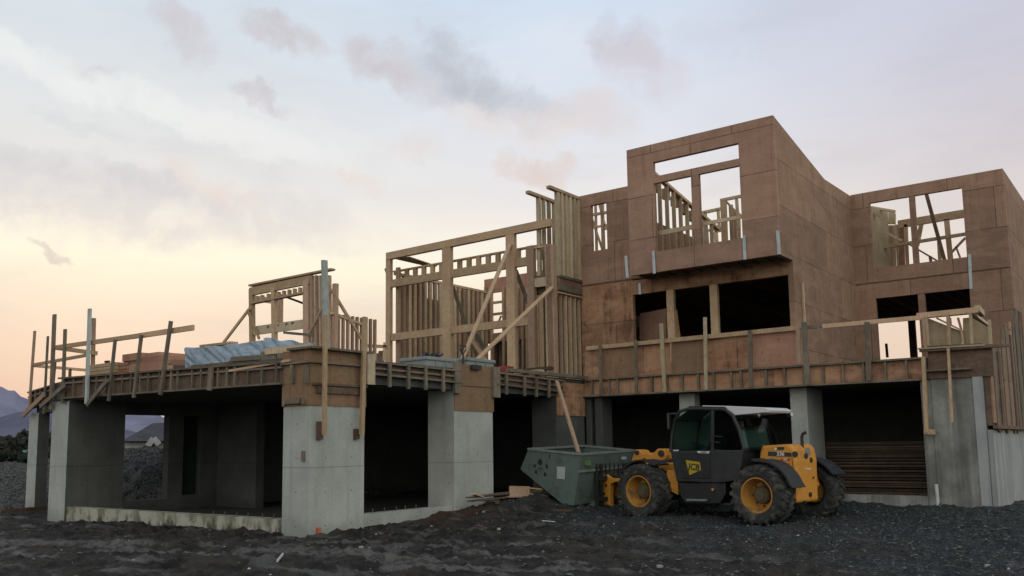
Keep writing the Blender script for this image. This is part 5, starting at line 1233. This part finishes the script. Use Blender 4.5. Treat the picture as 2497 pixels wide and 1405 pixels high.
    for nm, px, py, r_, m_ in (('tail_lamp',1969,1101,.07,'grey2'),('lamp_housing',1964,1113,.05,'black'),('lamp_housing',1976,1122,.05,'black'),('port',1950,1186,.03,'black'),('port',1975,1206,.045,'black'),('port',1982,1165,.02,'black'),('port',1962,1225,.03,'black')):
        w, z = GB(px, py); add(MB().tube([T(uR+.02,w,z),T(uR-.025,w,z)], r_, 14), nm, m_, True, parent=ec)
    pq = [GB(*q) for q in ((1961,1132),(1976,1134),(1976,1145),(1961,1143))]
    add(MB().prism([T(uR-.004,w,z) for w, z in pq], fw*-.006), 'rear_sticker', 'lamp', parent=ec)
    # lettering
    def text(s, px, py, size, w, m_, shear=0, rot=0):
        cu = bpy.data.curves.new('lettering', 'FONT'); cu.body = s; cu.size = size; cu.extrude = .002; cu.align_x = 'CENTER'; cu.align_y = 'CENTER'; cu.shear = shear; cu.offset = size*.025
        ob = bpy.data.objects.new('lettering', cu); COL.objects.link(ob); dg = bpy.context.evaluated_depsgraph_get(); me = bpy.data.meshes.new_from_object(ob.evaluated_get(dg)); bpy.data.objects.remove(ob)
        o = bpy.data.objects.new('lettering', me); COL.objects.link(o); me.materials.clear(); me.materials.append(M[m_])
        u, z = G(px, py, w); p = T(u, w, z)-O; X_ = -fw; Z_ = lf; Y_ = Vector((0,0,1))
        rt = Matrix(((X_.x,Y_.x,Z_.x),(X_.y,Y_.y,Z_.y),(X_.z,Y_.z,Z_.z))).to_4x4() @ Matrix.Rotation(rot, 4, 'Z')
        o.matrix_local = Matrix.Translation(p) @ rt; o.parent = t; return o
    text('JCB', 1691.5, 1139.5, .17, .959, 'black', .15, -.12); text('536', 1903, 1107.5, .105, .634, 'white', .1); text('LOADALL', 1716, 1103, .03, .962, 'grey'); 
    text('SPB', 1915, 1121.5, .05, .634, 'white')
    # soil thrown on the chassis: ballast between wheels
    return t
M['hubm'] = paint('hub_mud', (.11,.085,.05), .8, .2, .6, (.07,.065,.055), sc=9)
M['black2'] = paint('panel_black', (.013,.017,.017), .4, .5, .22, (.07,.07,.065))
M['glass_g_reflection'] = paint('green_tint_reflection', (.095,.165,.145), .12, .6, .1, (.05,.09,.08))  # lighter diffuse green paints the sky reflected in the windscreen
M['grey2'] = paint('decal_grey', (.22,.23,.23), .5, .4, .2)
m, N, b = mat('cab_glass_dark', .08, .6); b.inputs['Base Color'].default_value = (.25,.32,.30,1); b.inputs['Transmission Weight'].default_value = 1.0; b.inputs['IOR'].default_value = 1.12; M['glass_d'] = m
telehandler()

# ================================================================ SCRAP WOOD AND LITTER ON THE GROUND
def gp(px, py, z=None):
    p = P(px, py, 2, .1)
    for _ in range(4): p = P(px, py, 2, gz(p.x, p.y)+.02)
    return p
SC = [((1141,1216),(1300,1204),.14,'lum_old','brown plank lying flat at the bottom of the scrap heap'),((1144,1225),(1232,1217),.12,'lum_old','brown plank sticking out below the scrap heap'),
      ((1160,1212),(1370,1196),.10,'timber_dark','dark long plank through the middle of the scrap heap'),((1243,1200),(1290,1203),.22,'lum_red','wide reddish offcut lying on the scrap heap'),
      ((1291,1206),(1332,1219),.06,'lum','thin pale stick poking out of the scrap heap towards the skip'),((1249,1204),(1263,1218),.05,'lum_pale','short thin pale stick leaning on the reddish offcut'),
      ((1232,1230),(1310,1228),.13,'lum_red','flat reddish offcut in front of the scrap heap'),((1285,1192),(1345,1200),.07,'lum','splintered stick at the top of the scrap heap'),
      ((1298,1212),(1368,1206),.10,'lum_old','brown plank in the scrap heap beside the skip'),((1340,1246),(1395,1250),.24,'timber_dark','dark sheet of wood flat on the gravel below the skip'),((1200,1208),(1385,1188),.08,'lum_old','long plank running from the scrap heap under the skip')]
for k, (a, b, w_, m_, lab) in enumerate(SC):
    A_, B_ = (P(*a, 0, .45+.04*(k % 5)), P(*b, 0, .45+.04*(k % 5))) if k != 9 else (gp(*a), gp(*b)); up = Vector((0,0,.02))
    o = MB().beam(A_+up, B_+up+Vector((0,0,.02)), w_, .03, (0,0,1) if k in (3,) else (B_-A_).cross(Vector((0,0,1)))).build('scrap_board', M[m_]); tag(o, lab, 'board', 'scrap boards heaped beside the skip')
rg = np.random.RandomState(12)
for k, nm in enumerate(('short pale offcut at the left end of the scrap heap','short brown offcut beside the pier at the left end of the scrap heap','splintered dark offcut under the reddish offcut','thin pale lath across the middle of the scrap heap','stubby reddish block near the skip end of the scrap heap','bent dark lath at the front of the scrap heap','small pale block at the top of the scrap heap','short brown lath pointing at the skip')):
    px = 1165+k*24; c = P(px, 1214+rg.uniform(-8,9), 0, .5+rg.uniform(-.1,.15)); d = Vector((rg.uniform(-.2,.2), rg.uniform(.12,.4), rg.uniform(-.05,.07)))
    o = MB().beam(c-d, c+d, rg.uniform(.05,.12), .03, d.cross(Vector((0,0,1)))).build('scrap_board', M[('lum_pale','lum_old','timber_dark','lum','lum_red','timber_dark','lum_pale','lum_old')[k]]); tag(o, nm, 'board', 'scrap boards heaped beside the skip')
A_, B_ = gp(1322,1271), gp(1369,1275); o = MB().beam(A_+Vector((0,0,.01)), B_+Vector((0,0,.01)), .014, .02, (0,0,1)).build('pale_stick', M['pvc']); tag(o, 'thin white stick lying on the gravel in front of the skip', 'stick')
A_, B_ = gp(676,1374), gp(690,1362); o = MB().beam(A_+Vector((0,0,.03)), B_+Vector((0,0,.06)), .03, .015, (0,0,1)).build('pale_stick', M['pvc']); tag(o, 'small white splinter sticking out of the mud in front of the corner pier', 'stick')
p = gp(1168,1286); o = MB().prism([p+Vector((math.cos(a)*.09,math.sin(a)*.05,0)) for a in np.linspace(0,6.28,9)[:-1]], (0,0,.04)).build('red_scrap', M['red']); tag(o, 'small red plastic scrap lying on the mud', 'litter')
for k, (px, py) in enumerate(((881,1337),(899,1340),(2408,1383),(1216,1292),(975,1279),(986,1273),(1608,1384))):
    p = gp(px, py); rg = np.random.RandomState(k); pl = [p+Vector((math.cos(a)*rg.uniform(.025,.05),math.sin(a)*rg.uniform(.02,.035),0)) for a in np.linspace(0,6.28,8)[:-1]]
    o = MB().prism(pl, (0,0,.03)).build('white_scrap', M['scrap_white']); tag(o, ['left one of two white scraps on the mud in front of the corner pier','right one of two white scraps on the mud in front of the corner pier','crumpled white scrap on the gravel at the far right foreground','white scrap on the mud beside the red scrap','white chip nearer the corner pier footing','white chip on the mud below the middle footing','white scrap in the foreground mud below the machine'][k], 'litter', 'white litter on the mud')
M['orange'] = paint('marker_orange', (.5,.14,.06), .7, .3, .2)
# orange survey mark at the base of the pier
p = P(776,1295,0,.02); o = MB().box((p.x-.02,p.y-.03,p.z-.05),(p.x+.02,p.y+.04,p.z+.06)).build('orange_marker', M['orange']); tag(o, 'small orange marker at the foot of the corner pier', 'marker')
# form timber strip on the ground at the far left
A_, B_ = gp(0,1253), gp(118,1243); o = MB().beam(A_+Vector((0,0,.05)), B_+Vector((0,0,.05)), .10, .03, (0,0,1)).build('ground_board', M['timber_dark']); tag(o, 'dark board lying on edge on the ground left of the pier', 'board')
